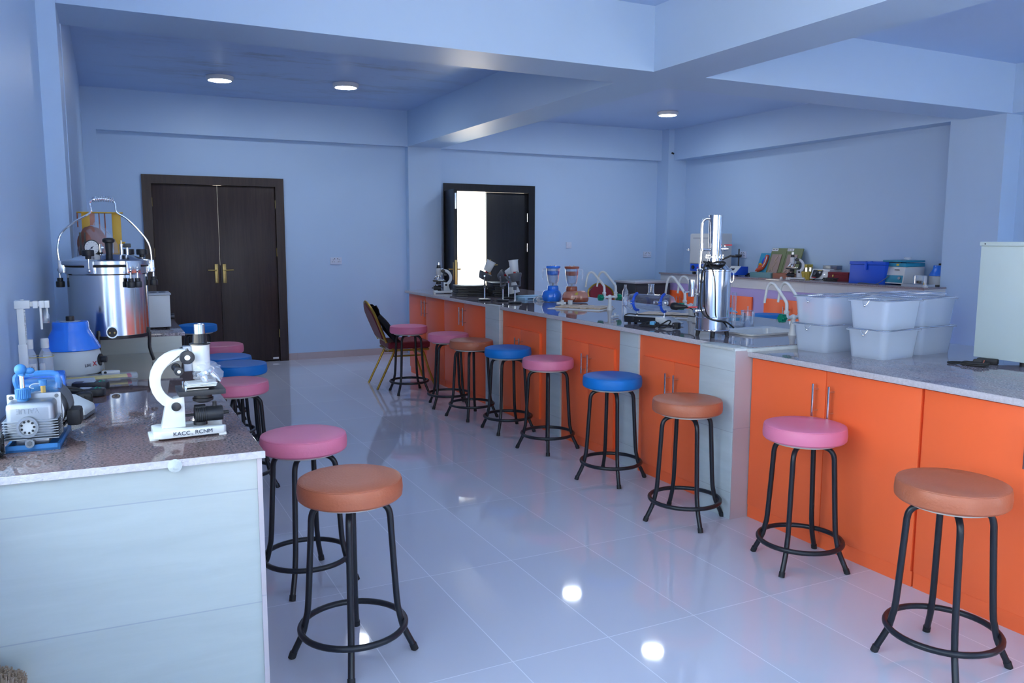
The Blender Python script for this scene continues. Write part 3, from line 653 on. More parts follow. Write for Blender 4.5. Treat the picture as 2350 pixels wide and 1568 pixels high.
# ================================================================== MICROSCOPES
def microscope(loc, rz, label, writing=None, bagged=False, papers=False):
    # arm at local -x, objectives at +x, seen from local -y
    t = thing('microscope', label, 'microscope', loc, rz, 'student microscopes'); t.scale = (1, 1, .94)
    # foot
    P = [(-.095, -.05), (-.075, -.062), (.10, -.052), (.108, -.040), (.10, -.028), (-.01, -.02), (-.01, .02), (.10, .028), (.108, .04), (.10, .052), (-.075, .062), (-.095, .05)]
    MB().prism(P, .006, .030, .004).box(-.105, -.08, -.045, .045, 0, .012, .003).box(.085, .106, -.05, -.03, 0, .008).box(.085, .106, .03, .05, 0, .008).build('foot', M_white, t)
    # pillar + curved arm in one casting
    pil = MB().prism([(-.070, .030), (-.004, .030), (-.004, .128), (-.052, .118)], -.022, .022, .003, M=RX90)
    pil.build('pillar', M_white, t)
    n = 14; O, I = [], []
    for i in range(n+1):
        a = R(-62+i*(190-0)/n)       # sweep over the back
        O.append((-.005-.092*math.cos(a)*.98, .178+.098*math.sin(a)))
        I.append((-.005-.062*math.cos(a)*.98, .178+.064*math.sin(a)))
    keep = [i for i in range(n+1) if O[i][0] < .012]
    arm = [(-.05, .10)]+[O[i] for i in keep]+[(.012, .283), (.012, .226)]+[I[i] for i in keep[::-1]]+[(-.004, .108)]
    MB().prism(arm, -.017, .017, .003, M=RX90).build('arm', M_white, t)
    MB().cyl((-.028, -.032, .098), (-.028, .032, .098), .0135, bev=.002).build('tilt_joint', M_black, t)
    # focus knobs
    for (x, z, r, yy, nm) in ((.006, .255, .021, .045, 'coarse_knob'), (-.018, .212, .013, .04, 'fine_knob')):
        k = MB().cyl((x, -yy, z), (x, yy, z), r*.55).cyl((x, -yy-.012, z), (x, -yy+.004, z), r, bev=.002).cyl((x, yy-.004, z), (x, yy+.012, z), r, bev=.002).build(nm, M_black, t)
        MB().cyl((x, -yy-.0135, z), (x, -yy-.0115, z), r*.38).build('knob_cap', M_white, k)
    MB().box(.0, .024, -.012, .012, .205, .285, .002).build('rack', M_castal, t)
    # tube
    tb = MB().lathe([(0, .205), (.024, .205), (.027, .215), (.027, .287), (.024, .288), (0, .288)], (.048, 0, 0)).build('body_tube', M_white, t)
    ey = MB().lathe([(0, .288), (.030, .288), (.030, .292), (.021, .293), (.019, .322), (0, .322)], (.048, 0, 0)).build('eyepiece_holder', M_black, t)
    MB().lathe([(0, .322), (.0155, .322), (.0155, .352), (.010, .353), (.010, .350), (0, .350)], (.048, 0, 0)).build('eyepiece', M_chrome, ey)
    # nosepiece + objectives
    Mn = T(.056, 0, .20) @ RYm(R(-22))
    MB().lathe([(0, .010), (.022, .010), (.030, .004), (.031, -.004), (.022, -.012), (0, -.012)]).xf(Mn).build('nosepiece', M_chrome, t)
    for a, ln in ((0, .042), (120, .03), (240, .026)):
        Mo = Mn @ RZ(R(a)) @ T(.015, 0, -.010) @ RYm(R(-16))
        MB().lathe([(0, 0), (.0095, 0), (.0095, -ln*.6), (.006, -ln*.85), (.005, -ln), (0, -ln)]).xf(Mo).build('objective', M_chrome, t)
    # stage
    st = MB().box(-.022, .108, -.062, .062, .134, .150, .002).build('stage', M_blackp, t)
    for s_ in (-1, 1): MB().box(.0, .062, s_*.04-.004, s_*.04+.004, .1505, .1525).cyl((.0, s_*.04, .15), (.0, s_*.04, .165), .004).build('stage_clip', M_chrome, st)
    MB().lathe([(0, .134), (.026, .134), (.026, .118), (.030, .116), (.029, .108), (.018, .102), (0, .102)], (.05, 0, 0)).build('condenser', M_blackp, t)
    # lamp housing with bellows ribs
    lp = MB()
    lp.cyl((-.002, 0, .062), (.024, 0, .062), .004)
    for k in range(6): lp.cyl((.024+k*.0055, 0, .062), (.028+k*.0055, 0, .062), .026).cyl((.024+k*.0055, 0, .062), (.0295+k*.0055, 0, .062), .0235)
    lp.cyl((.056, 0, .062), (.104, 0, .062), .024, bev=.002).cyl((.104, 0, .062), (.122, 0, .062), .006).cyl((.024, 0, .084), (.055, 0, .084), .010).cyl((.082, 0, .084), (.082, 0, .100), .006)
    lp.cyl((.04, 0, .04), (.04, 0, .03), .02).build('illuminator', M_blackp, t)
    if writing:
        text_bm(writing, .0175, .0004, T(.012, -.0585, .0185) @ RZ(R(3)) @ RX90).build('handwriting', M_ink, t)
    if papers:
        p_ = MB()
        for k in range(3): p_.box(.0+.003*k, .085, -.055+.004*k, .03, .1515+.0025*k, .1525+.0025*k, M=RZ(R(-3+3*k)))
        tag(p_.build('lens_paper', M_paper, None, Vector(loc), rz), 'white slips of paper lying on the near microscope stage', 'paper')
    if bagged:
        b = bmesh.new(); bmesh.ops.create_icosphere(b, subdivisions=4, radius=1)
        rnd = random.Random(3)
        for v in b.verts:
            p = v.co.copy(); w_ = .10*math.sin(9*p.x+4*p.z)*math.sin(7*p.y+3*p.z)+.06*math.sin(17*p.z+11*p.x)
            v.co = Vector((p.x*.040*(1+w_)*(1-.3*p.z), p.y*.034*(1+w_), p.z*.052*(1+.5*w_)))
        MB()._add(b, T(.062, 0, .200) @ RYm(R(-28))).build('plastic_wrap', M_bag, t)
    return t
microscope((.190, 2.560, BZ), R(1), 'large white microscope at the front corner of the left bench with handwriting on its foot', 'KACC., RCNM', True, True)
microscope((3.225, 8.10, LZ), R(163), 'white microscope at the far end of the island beside the black cases')
microscope((7.465, 7.246, 1.035), R(-90+180+62), 'white microscope on the right wall bench before the olive boards')

# ================================================================== LEFT BENCH EQUIPMENT
# --- vacuum pump
t = thing('vacuum_pump', 'silver ribbed vacuum pump with blue filter cap at the left edge', 'pump', (-.198, 2.62, BZ), R(-4)); t.scale = (.92, .92, 1)
MB().box(-.075, .068, -.09, .20, .0, .006).box(-.075, .068, -.09, -.084, 0, .018).box(.061, .068, -.09, .2, 0, .018).box(-.075, -.068, -.09, .2, 0, .018).build('base_plate', M_blued, t)
bd = MB().box(-.070, .058, -.085, .0, .030, .135, .016, seg=3)
for k in range(8): bd.box(-.079, .067, -.092, .0, .033+k*.0072, .0358+k*.0072, .0008)
bd.box(-.050, .040, -.075, 0, .014, .04, .01)
bd.build('oil_housing', M_castal, t)
fp = MB().box(-.078, .068, .0, .014, .028, .148, .004)
fp.build('flange', M_castal, t)
for x in (-.066, .056):
    for z in (.038, .138): MB().cyl((x, -.004, z), (x, .004, z), .0055, seg=12).build('screw', M_dgrey, t)
rg = MB().frame([(.029*math.cos(2*PI*i/32), .029*math.sin(2*PI*i/32)) for i in range(32)], [(.022*math.cos(2*PI*i/32), .022*math.sin(2*PI*i/32)) for i in range(32)], .0, .010, M=T(-.013, -.090, .069) @ RX90)
rg.build('sight_glass_ring', M_castal, t)
sg = MB().cyl((-.013, -.0925, .069), (-.013, -.088, .069), .022).build('sight_glass', M_grey, t)
for k in range(9): MB().cyl((-.013+.0165*math.cos(2*PI*k/9), -.0945, .069+.0165*math.sin(2*PI*k/9)), (-.013+.0165*math.cos(2*PI*k/9), -.092, .069+.0165*math.sin(2*PI*k/9)), .0032, seg=10).build('hole', M_black, sg)
MB().cyl((-.010, -.100, .024), (-.010, -.085, .024), .0125).build('drain_boss', M_castal, t)
MB().cyl((-.010, -.102, .024), (-.010, -.0995, .024), .0075, seg=6).build('drain_screw', M_dgrey, t)
text_bm('VALUE', .020, .0009, T(-.012, -.0862, .113) @ RX90 @ RZ(PI)).build('embossed_lettering', M_castal, t)
cp = MB()
for k in range(24):
    a = 2*PI*k/24; cp.cyl((-.028+.0185*math.cos(a), -.035+.0185*math.sin(a), .142), (-.028+.0185*math.cos(a), -.035+.0185*math.sin(a), .168), .0028, seg=6)
cp.cyl((-.028, -.035, .134), (-.028, -.035, .142), .0165).cyl((-.028, -.035, .14), (-.028, -.035, .17), .0185, bev=.002).build('filter_cap', M_blued, t)
MB().cyl((-.028, -.035, .168), (-.028, -.035, .212), .0065).build('chrome_stem', M_chrome, t)
MB().ball((-.030, -.035, .222), .0155, 1.1, 1, 1).cyl((-.028, -.035, .205), (-.028, -.035, .215), .010).ball((-.008, -.03, .217), .010, 1.5, 1, .9).build('exhaust_elbow', M_blued, t)
MB().cyl((.020, .01, .148), (.020, .01, .168), .0075, seg=6).build('brass_fitting', M_brass, t)
MB().cyl((.020, .01, .168), (.020, .01, .184), .011).build('fitting_cap', M_blued, t)
MB().tube([(.02, .01, .172), (-.005, -.01, .176), (-.012, -.02, .168), (.0, -.026, .166)], .0012, 6, smooth=4).build('retaining_cord', M_whitep, t)
mo = MB().cyl((.01, .014, .088), (.01, .20, .088), .064, seg=32, bev=.006)
mo.build('motor', M_castal, t)
mb = MB()
for k in range(10): mb.tube([(.01+.074*math.cos(2*PI*i/28), .05+k*.012, .088+.074*math.sin(2*PI*i/28)) for i in range(28)], .0022, 6, closed=True)
mb.build('fan_guard', M_dgrey, t)
MB().box(.075, .116, .03, .11, .040, .088, .01).build('switch_box', M_rubber, t)
MB().box(-.055, .06, .03, .15, .120, .172, .016).tube([(-.05, .03, .16), (-.055, .03, .19), (-.035, .04, .197), (.045, .04, .197), (.058, .04, .18), (.058, .04, .155)], .009, 8, smooth=4).build('carry_handle', M_blueclear, t)
# --- black cord left of pump
t = thing('mains_lead', 'bundled black power cord left of the silver pump', 'cord', (-.285, 2.52, BZ))
def coil(n, r, sx, sy, h, jit, seed, turns):
    rnd = random.Random(seed); P = []
    for i in range(n*turns):
        a = 2*PI*i/n; P.append((sx*r*math.cos(a)*(1+jit*rnd.uniform(-1, 1)), sy*r*math.sin(a)*(1+jit*rnd.uniform(-1, 1)), .005+h*(.5+.5*math.sin(a*1.3+i*.2))))
    return P
MB().tube([(x, y, z) for x, y, z in coil(10, .028, .3, 1.7, .05, .12, 2, 4)], .004, 8, smooth=3).build('cable', M_rubber, t)
# --- light grey wedge instrument
t = thing('vortex_mixer', 'light grey wedge shaped instrument with dark base right of the pump', 'instrument', (-.128, 2.985, BZ), R(-14))
MB().box(-.068, .058, -.062, .062, .002, .014, .005).build('base', M_dgrey, t)
MB().prism([(-.070, .014), (.060, .014), (.056, .034), (.0, .066), (-.070, .078)], -.06, .06, .007, M=RX90).build('housing', M_cream, t)
for k in range(3): MB().box(-.03+.001*k, -.018, -.0615, -.0605, .052-.005*k, .0535-.005*k).build('vent_mark', M_redink, t)
# --- coiled adapter leads: two dark handsets and a plug
def handset(loc, rz, label):
    t = thing('handheld_meter', label, 'meter', loc, rz, 'dark handheld meters')
    MB().prism([(-.06, -.026), (.05, -.030), (.068, -.018), (.072, 0), (.068, .018), (.05, .030), (-.06, .026)], .002, .030, .008).build('shell', M_blackp, t)
    MB().box(-.02, .02, -.018, .018, .0302, .0312).build('display', M_grey, t)
    for x, y in ((.038, -.010), (.038, .010), (.052, 0)): MB().cyl((x, y, .030), (x, y, .0325), .004, seg=10).build('button', M_green, t)
    return t
handset((-.082, 3.52, BZ), R(-12), 'dark handheld meter lying farther back near the stick packet')
handset((-.095, 3.365, BZ), R(-16), 'dark handheld meter lying nearer the front on the left bench')
t = thing('power_plug', 'black three pin plug with bundled cable behind the grey wedge instrument', 'plug', (-.165, 3.19, BZ), 0)
MB().box(.05, .098, -.03, .02, .004, .046, .012, seg=3).build('plug_body', M_rubber, t)
for p in ((.068, -.0305, .036), (.06, -.0305, .017), (.083, -.0305, .017)): MB().box(p[0]-.004, p[0]+.004, p[1]-.012, p[1]+.002, p[2]-.003, p[2]+.003).build('pin', M_chrome, t)
MB().tube([(.06, 0, .03), (.03, .02, .035), (-.05, .03, .03), (-.09, .05, .02), (-.04, .065, .05), (.05, .04, .045), (.06, .02, .04), (-.02, .015, .02), (-.09, .02, .03), (-.06, .05, .06), (.03, .06, .055), (.075, .05, .03), (.0, .0, .012), (-.08, -.005, .012)], .005, 8, smooth=6).build('cable', M_rubber, t)
# --- electrode stand
t = thing('electrode_stand', 'white electrode holder post with clip arm on a blue foot', 'stand', (-.222, 3.32, BZ), 0)
MB().box(-.076, .070, -.06, .05, .001, .105, .012).build('foot', M_bluep, t)
MB().box(-.068, -.046, -.010, .010, .10, .34, .002).box(-.071, -.043, -.012, .012, .10, .21, .002).build('post', M_whitep, t)
r_ = MB()
for k in range(26): r_.box(-.046, -.042, -.006, .006, .215+k*.0046, .2175+k*.0046)
r_.build('rack_teeth', M_whitep, t)
ar = MB().box(-.074, -.026, -.016, .016, .338, .366, .003).box(-.03, .025, -.008, .008, .344, .362, .002)
for x in (-.010, .010, .026): ar.box(x-.008, x+.008, -.013, .013, .338, .364, .003)
ar.cyl((-.05, 0, .36), (-.05, 0, .370), .006)
ar.build('arm', M_whitep, t)
MB().box(.002, .009, -.006, .006, .262, .342, .001).box(.022, .028, -.002, .002, .3, .342).build('clip', M_whitep, t)
MB().lathe([(0, 0), (.012, .002), (.013, .03), (.006, .05), (0, .055)], (.018, 0, .282), seg=16).build('electrode_cap', M_thin, t)
MB().ball((-.035, -.045, .105), .008).build('red_button', M_red, t)
# --- two buffer bottles bound by a band
for k, (x, y, l) in enumerate(((-.247, 3.945, 'clear plastic buffer bottle with white cap and printed label, left one'), (-.176+.0, 3.975, 'clear plastic bottle with white cap, nearer the blue topped centrifuge'))):
    x, y = ((-.272, 3.475), (-.222, 3.49))[k]; 
    t = thing('reagent_bottle', l, 'bottle', (x, y, BZ), 0, 'white capped bottles')
    t.scale = (.78, .78, 1.55)
    MB().lathe([(0, 0), (.029, 0), (.031, .004), (.031, .085), (.026, .100), (.015, .112), (.0145, .122), (.0135, .122), (.0135, .112), (.025, .098), (.0295, .084), (.0295, .005), (0, .003)], seg=28).build('body', M_bag, t)
    MB().lathe([(0, .113), (.017, .113), (.0175, .115), (.0175, .134), (.016, .136), (0, .136)], seg=28).build('cap', M_whitep, t)
    a0, a1 = (-115, -35) if k == 0 else (-150, -95)
    lb = MB(); b = bmesh.new(); rows = []
    for z in (.028, .078): rows.append([b.verts.new((.0316*math.cos(R(a0+(a1-a0)*i/10)), .0316*math.sin(R(a0+(a1-a0)*i/10)), z)) for i in range(11)])
    for i in range(10): b.faces.new((rows[0][i], rows[0][i+1], rows[1][i+1], rows[1][i]))
    lo = MB()._add(b).build('label', M_paper, t)
    if k == 0:
        text_bm('Buffer', .010, .0003, T(.006, -.0326, .068) @ RX90).build('label_text', M_ink, lo)
        text_bm('pH', .012, .0003, T(.012, -.0326, .052) @ RX90).build('label_text', M_redink, lo)
t = thing('rubber_band', 'thin band around the two white capped bottles', 'band', (-.247, 3.482, BZ+.145))
MB().tube([(-.051, -.012, 0), (-.032, -.034, 0), (.02, -.018, -.003), (.046, -.004, -.003), (.052, .014, 0), (.03, .034, 0), (-.03, .02, 0), (-.050, .005, 0)], .0011, 6, closed=True, smooth=4).build('loop', M_yelp, t)
# --- benchtop centrifuge (two of them: one here, one on the right bench)
def centrifuge(loc, rz, label, sc=1.0, knobside=1):
    t = thing('centrifuge', label, 'centrifuge', loc, rz, 'blue domed benchtop centrifuges')
    MB().lathe([(0, .006), (.100, .006), (.108, .012), (.111, .03), (.110, .095), (.104, .112), (0, .112)], seg=48).build('body', M_cream, t)
    MB().lathe([(.104, .113), (.111, .114), (.112, .122), (.074, .194), (.071, .202), (.070, .228), (.066, .233), (0, .233)], seg=48).build('lid', M_bluep, t)
    MB().lathe([(0, .233), (.040, .233), (.040, .2345), (0, .2345)], seg=32).build('lid_disc', M_grey, t)
    MB().cyl((0, 0, .2345), (0, 0, .255), .0165, bev=.002).build('lid_knob', M_blackp, t)
    for a in (45, 135, 225, 315): MB().cyl((.08*math.cos(R(a)), .08*math.sin(R(a)), 0), (.08*math.cos(R(a)), .08*math.sin(R(a)), .007), .012).build('foot', M_rubber, t)
    a = R(-18 if knobside > 0 else 200); d = Vector((math.cos(a), math.sin(a), 0))
    MB().cyl(d*.106+Vector((0, 0, .065)), d*.116+Vector((0, 0, .065)), .026).cyl(d*.112+Vector((0, 0, .066)), d*.138+Vector((0, 0, .066)), .014, bev=.002).build('speed_knob', M_blackp, t)
    return t
t = centrifuge((-.150, 3.93, BZ), 0, 'blue domed centrifuge on the left bench in front of the steel autoclave')
aL = R(-52)
Mt = RZ(aL+PI/2) @ T(0, -.1115, .052)
text_bm('LIFE', .018, .0006, Mt @ T(-.012, 0, -.002) @ RX90).build('lettering', M_ink, t)
text_bm('X', .028, .0006, Mt @ T(.020, 0, .002) @ RX90).build('red_letter', M_redink, t)
# --- packet of yellow sticks
t = thing('stick_packet', 'clear packet of yellow tipped sticks lying before the blue domed centrifuge', 'packet', (-.03, 3.74, BZ), R(3))
MB().box(-.15, .125, -.035, .035, .001, .022, .006).build('bag', M_bag, t)
for k in range(5):
    st = MB().cyl((-.14, -.026+k*.013, .011), (.085, -.026+k*.013, .011), .0042, seg=10).build('stick', M_yelp, t)
    MB().cyl((.085, -.026+k*.013, .011), (.100, -.026+k*.013, .011), .0044, seg=10).build('red_tip', M_redink, st)
t = thing('plastic_adapter', 'small white plastic piece behind the stick packet', 'adapter', (-.005, 3.87, BZ), R(-10))
MB().prism([(-.035, -.014), (.0, -.018), (.035, -.004), (.035, .004), (0, .018), (-.035, .014)], .001, .018, .004).build('body', M_whitep, t)
MB().cyl((-.02, -.0175, .011), (-.02, -.0155, .011), .006).build('eyelet', M_black, t)
t = thing('glass_vial', 'tiny amber glass tube beside the blue domed centrifuge', 'vial', (-.035, 3.84+.05, BZ))
MB().lathe([(0, 0), (.006, 0), (.006, .055), (.005, .055), (.005, .002), (0, .002)], seg=14).build('tube', M_thin, t)
MB().lathe([(0, .003), (.0048, .003), (.0048, .02), (0, .02)], seg=14).build('amber_liquid', M_yellow, t)
t = thing('slate_block', 'flat grey box lying in front of the blue domed centrifuge', 'box', (-.118, 3.60, BZ), R(4))
MB().box(-.075, .055, -.035, .035, .001, .028, .003).build('body', M_grey, t)

# --- autoclave
t = thing('autoclave', 'large steel pressure autoclave with wire handle on black legs', 'autoclave', (.005, 4.315, BZ), R(0))
t.scale = (.97, .97, 1.085)
RA = .178
MB().lathe([(0, .122), (RA-.004, .122), (RA, .126), (RA, .385), (RA+.006, .39), (RA+.006, .418), (RA-.002, .42), (0, .42)], seg=64).build('vessel', M_brush, t)
MB().lathe([(RA-.02, .418), (RA+.004, .418), (RA+.004, .426), (RA-.02, .426)], seg=64).build('gasket', M_rubber, t)
MB().lathe([(0, .426), (RA+.016, .426), (RA+.020, .430), (RA+.020, .444), (RA+.014, .448), (RA-.02, .452), (RA-.06, .466), (.06, .474), (0, .475)], seg=64).build('lid', M_brush, t)
MB().lathe([(RA-.002, .112), (RA+.005, .112), (RA+.005, .126), (RA-.002, .126)], seg=64).build('base_ring', M_black, t)
for a in (-108, -23, 60, 130, 205):
    c, s_ = math.cos(R(a)), math.sin(R(a))
    if a in (60, 130): ends = .098
    else: ends = 0
    MB().tube([((RA)*c, (RA)*s_, .15), ((RA+.006)*c, (RA+.006)*s_, .112), ((RA+.004)*c, (RA+.004)*s_, .06 if not ends else .106), ((RA+.022)*c, (RA+.022)*s_, ends+.003)] if not ends else [((RA-.01)*c, (RA-.01)*s_*.9, .115), ((RA-.01)*c, (RA-.01)*s_*.9, .1)], .008, 8, smooth=3).build('leg', M_black, t)
# lid clamps: wing bolts with black knobs
for a, kz in ((-112, 1), (-52, 0), (-62, 0), (178, 0), (2, 0), (60, 1), (38, 1)):
    c, s_ = math.cos(R(a)), math.sin(R(a)); rr_ = RA+.028
    cl = MB().box(-.014, .014, -.02, .02, .392, .446, .003, M=RZ(R(a)) @ T(RA+.018, 0, 0) if True else None)
    zb = .47 if kz else .335
    cl.cyl((rr_*c, rr_*s_, min(zb, .40)), (rr_*c, rr_*s_, max(zb, .42)), .005).ball((rr_*c, rr_*s_, .405), .010)
    cb = cl.build('clamp', M_brush, t)
    MB().cyl((rr_*c, rr_*s_, zb-.004), (rr_*c, rr_*s_, zb+.022), .026 if kz else .019, bev=.004, seg=16).cyl((rr_*c, rr_*s_, zb-(.016 if kz else -.02)), (rr_*c, rr_*s_, zb+(.0 if kz else .036)), .013, seg=14).build('knob', M_blackp, cb)
# bail handle with coil grip
hb = [(-RA-.02, 0, .40), (-RA-.028, 0, .45), (-RA-.03, 0, .50), (-RA-.012, 0, .56), (-.13, 0, .61), (-.075, 0, .64), (-.057, 0, .655), (-.057, 0, .672), (-.060, 0, .69), (-.05, 0, .703), (-.02, 0, .711), (.02, 0, .708), (.045, 0, .700), (.052, 0, .685), (.052, 0, .665), (.06, 0, .65), (.10, 0, .625), (.15, 0, .575), (RA+.012, 0, .52), (RA+.022, 0, .46), (RA+.02, 0, .40)]
hd = MB().tube(hb, .0045, 8, smooth=4).build('bail_handle', M_chrome, t)
cg = []
for i in range(13*10+1):
    u = i/130; x = -.05+.097*u; a = 2*PI*i/10; zc = .705+.006*math.sin(PI*u)
    cg.append((x, .011*math.cos(a), zc+.011*math.sin(a)))
MB().tube(cg, .002, 6).build('spring_grip', M_chrome, hd)
# gauge, valves and knob on the lid
g = MB().cyl((-.062, -.010, .500), (-.062, -.042, .500), .0345, seg=32, bev=.003).build('gauge_case', M_blackp, t)
MB().cyl((-.062, -.0445, .500), (-.062, -.0415, .500), .030, seg=32).build('dial', M_whitep, g)
MB().box(-.0012, .0012, -.0462, -.0452, -.024, .010, M=T(-.062, 0, .500) @ RYm(R(48))).cyl((-.062, -.047, .5), (-.062, -.045, .5), .004).build('needle', M_ink, g)
tk = MB()
for k in range(11):
    a = R(225-27*k); tk.box(.022, .026, -.0457, -.0448, -.0006, .0006, M=T(-.062, 0, .500) @ RYm(-a))
tk.build('scale_marks', M_ink, g)
MB().cyl((-.028, -.01, .47), (-.028, -.01, .515), .010).cyl((-.05, -.01, .5), (-.01, -.01, .5), .007).cyl((-.028, -.01, .474), (-.028, -.01, .48), .016, seg=6).build('gauge_stem', M_chrome, t)
MB().lathe([(0, .466), (.014, .466), (.017, .50), (.018, .52), (.027, .524), (.028, .535), (.020, .541), (0, .543)], (.012, -.05, 0), seg=24).build('lid_knob', M_blackp, t)
MB().cyl((.066, -.03, .466), (.066, -.03, .515), .008).cyl((.066, -.03, .515), (.066, -.03, .532), .003).cyl((.062, -.03, .512), (.074, -.03, .512), .004).build('safety_valve', M_chrome, t)
MB().cyl((.092, -.01, .462), (.092, -.01, .50), .0065).build('vent_stem', M_chrome, t)
MB().box(.075, .110, -.025, .01, .500, .518, .004).build('vent_knob', M_blackp, t)
pc = MB().cyl((.004, -RA-.016, .145), (.004, -RA+.01, .145), .026, seg=28).build('socket_collar', M_brush, t)
MB().cyl((.004, -RA-.0175, .145), (.004, -RA-.0155, .145), .021, seg=28).build('socket_face', M_blackp, pc)
for x in (-.006, .014): MB().cyl((x, -RA-.024, .143), (x, -RA-.0165, .143), .0035, seg=10).build('pin', M_brass, pc)
MB().cyl((-.035, -.02, .456), (-.035, -.02, .47), .012).build('brass_nut', M_brass, t)

# --- white lidded box on the raised bench
t = thing('water_bath', 'white box shaped water bath with dark lid right of the autoclave', 'water bath', (.222, 4.83, 1.018), R(0))
MB().box(-.09, .078, -.085, .10, .012, .185, .004).build('body', M_cream, t)
MB().box(-.098, .084, -.092, .105, .185, .196, .003).build('lid', M_grey, t)
for x in (-.045, .0, .045): MB().lathe([(.010, .196), (.018, .196), (.018, .199), (.010, .199)], (x, 0, 0), seg=20).build('ring', M_dgrey, t)
for x, y in ((-.07, -.07), (.06, -.07), (-.07, .08), (.06, .08)): MB().cyl((x, y, 0), (x, y, .013), .01).build('foot', M_rubber, t)
MB().cyl((.078, .03, .06), (.104, .03, .06), .016, bev=.002).build('control_knob', M_blackp, t)
# --- yellow bracket model and bagged brown object behind the autoclave
t = thing('demonstration_rack', 'yellow metal demonstration frame standing behind the autoclave', 'frame', (-.012, 5.12, 1.018))
MB().box(-.11, .11, -.045, .045, 0, .012, .002).build('base', M_yellow, t)
MB().box(.055, .10, -.035, .02, .012, .63, .002).prism([(.055, .47), (.118, .47), (.085, .40), (.055, .40)], -.012, .03, .001, M=RX90).build('upright', M_yellow, t)
MB().box(-.095, -.055, -.03, -.02, .012, .63, .001).build('side_plate', M_yellow, t)
MB().box(-.055, -.03, -.028, -.022, .56, .63).build('tab', M_brownp, t)
MB().box(-.118, .112, -.05, .05, .628, .634, .001).build('top_plate', M_yellow, t)
for x in (-.115, -.008, .02): MB().cyl((x, -.03, .55 if x < -.1 else .012), (x, -.03, .63), .003, seg=8).build('rod', M_brownp, t)
t = thing('wrapped_model', 'brown model wrapped in clear plastic behind the autoclave dial', 'model', (-.045, 4.98, 1.018))
b = bmesh.new(); bmesh.ops.create_icosphere(b, subdivisions=4, radius=1)
for v in b.verts:
    p = v.co; w_ = .07*math.sin(6*p.x+3*p.z)*math.cos(5*p.y+2*p.z); v.co = Vector((p.x*.085*(1+w_), p.y*.05*(1+w_), p.z*.15*(1+w_)-.06*p.x*.085/.085*.6))
MB()._add(b, T(0, 0, .40)).cyl((0, 0, 0), (0, 0, .28), .05).build('brown_core', M_trayb, t)
MB().box(-.075, -.065, -.055, -.045, .05, .52).box(-.052, -.044, -.055, -.045, .05, .52).build('dark_strap', M_black, t)
b = bmesh.new(); bmesh.ops.create_icosphere(b, subdivisions=4, radius=1)
for v in b.verts:
    p = v.co; w_ = .09*math.sin(9*p.x+5*p.z)*math.cos(8*p.y+3*p.z)+.05*math.sin(21*p.z+9*p.x); v.co = Vector((p.x*.112*(1+w_), p.y*.07*(1+w_), max(-1, p.z*1.1)*.262*(1+w_*.5)))
MB()._add(b, T(.012, 0, .275)).build('plastic_bag', M_bag, t)
# --- brush in the lower left corner
t = thing('broom', 'soft brown bristled brush head at the bottom left corner', 'broom', (-.292, 2.215, -.0), 0); t.scale = (1, 1, .96)
MB().cyl((0, 0, 0), (0, 0, .34), .011).build('handle', M_pale, t)
MB().box(-.045, .045, -.02, .02, .33, .37, .008).build('brush_block', M_brownp, t)
bs = MB(); rnd = random.Random(5)
for k in range(900):
    x, y = rnd.uniform(-.043, .043), rnd.uniform(-.018, .018); e = math.sqrt(max(0, 1-(x/.05)**2))
    bs.tube([(x, y, .365), (x*1.3+rnd.uniform(-.008, .008), y*1.5+rnd.uniform(-.008, .008), .365+.105*(.35+.65*e)*rnd.uniform(.85, 1.08))], .0022, 4)
o = bs.build('bristles', M_fiber, t); o['kind'] = 'stuff'
# ================================================================== ISLAND EQUIPMENT (far section, z = LZ)
t0_ = None
# --- black cases
for k, (x, y, z, w_, d_, r, l) in enumerate([
    (3.345, 7.66, 0, .33, .30, 14, 'bottom black case of the low stack left of the tilted cups'),
    (3.350, 7.66, 1, .32, .29, 11, 'second black case up in the low stack beside the far microscope'),
    (3.345, 7.67, 2, .32, .29, 16, 'top black case of the low stack beside the far microscope'),
    (3.575, 7.42, 0, .25, .28, 9, 'bottom black case of the taller stack behind the leftmost cup stand'),
    (3.572, 7.43, 1, .25, .28, 12, 'second black case up in the taller stack behind the leftmost cup stand'),
    (3.578, 7.42, 2, .25, .28, 8, 'third black case up in the taller stack behind the leftmost cup stand'),
    (3.575, 7.43, 3, .25, .28, 12, 'topmost black case of the taller stack behind the leftmost cup stand')]):
    t = thing('black_case', l, 'case', (x, y, LZ+z*.036), R(-r), 'stacked black cases')
    if k >= 3: t.location.x += .025
    MB().box(-w_/2, w_/2, -d_/2, d_/2, 0, .017, .004).build('lower_shell', M_blackp, t)
    MB().box(-w_/2, w_/2, -d_/2, d_/2, .0175, .035, .004).build('lid', M_blackp, t)
    MB().tube([(-.05, -d_/2-.002, .017), (-.045, -d_/2-.02, .016), (.045, -d_/2-.02, .016), (.05, -d_/2-.002, .017)], .004, 6).build('grip', M_rubber, t)
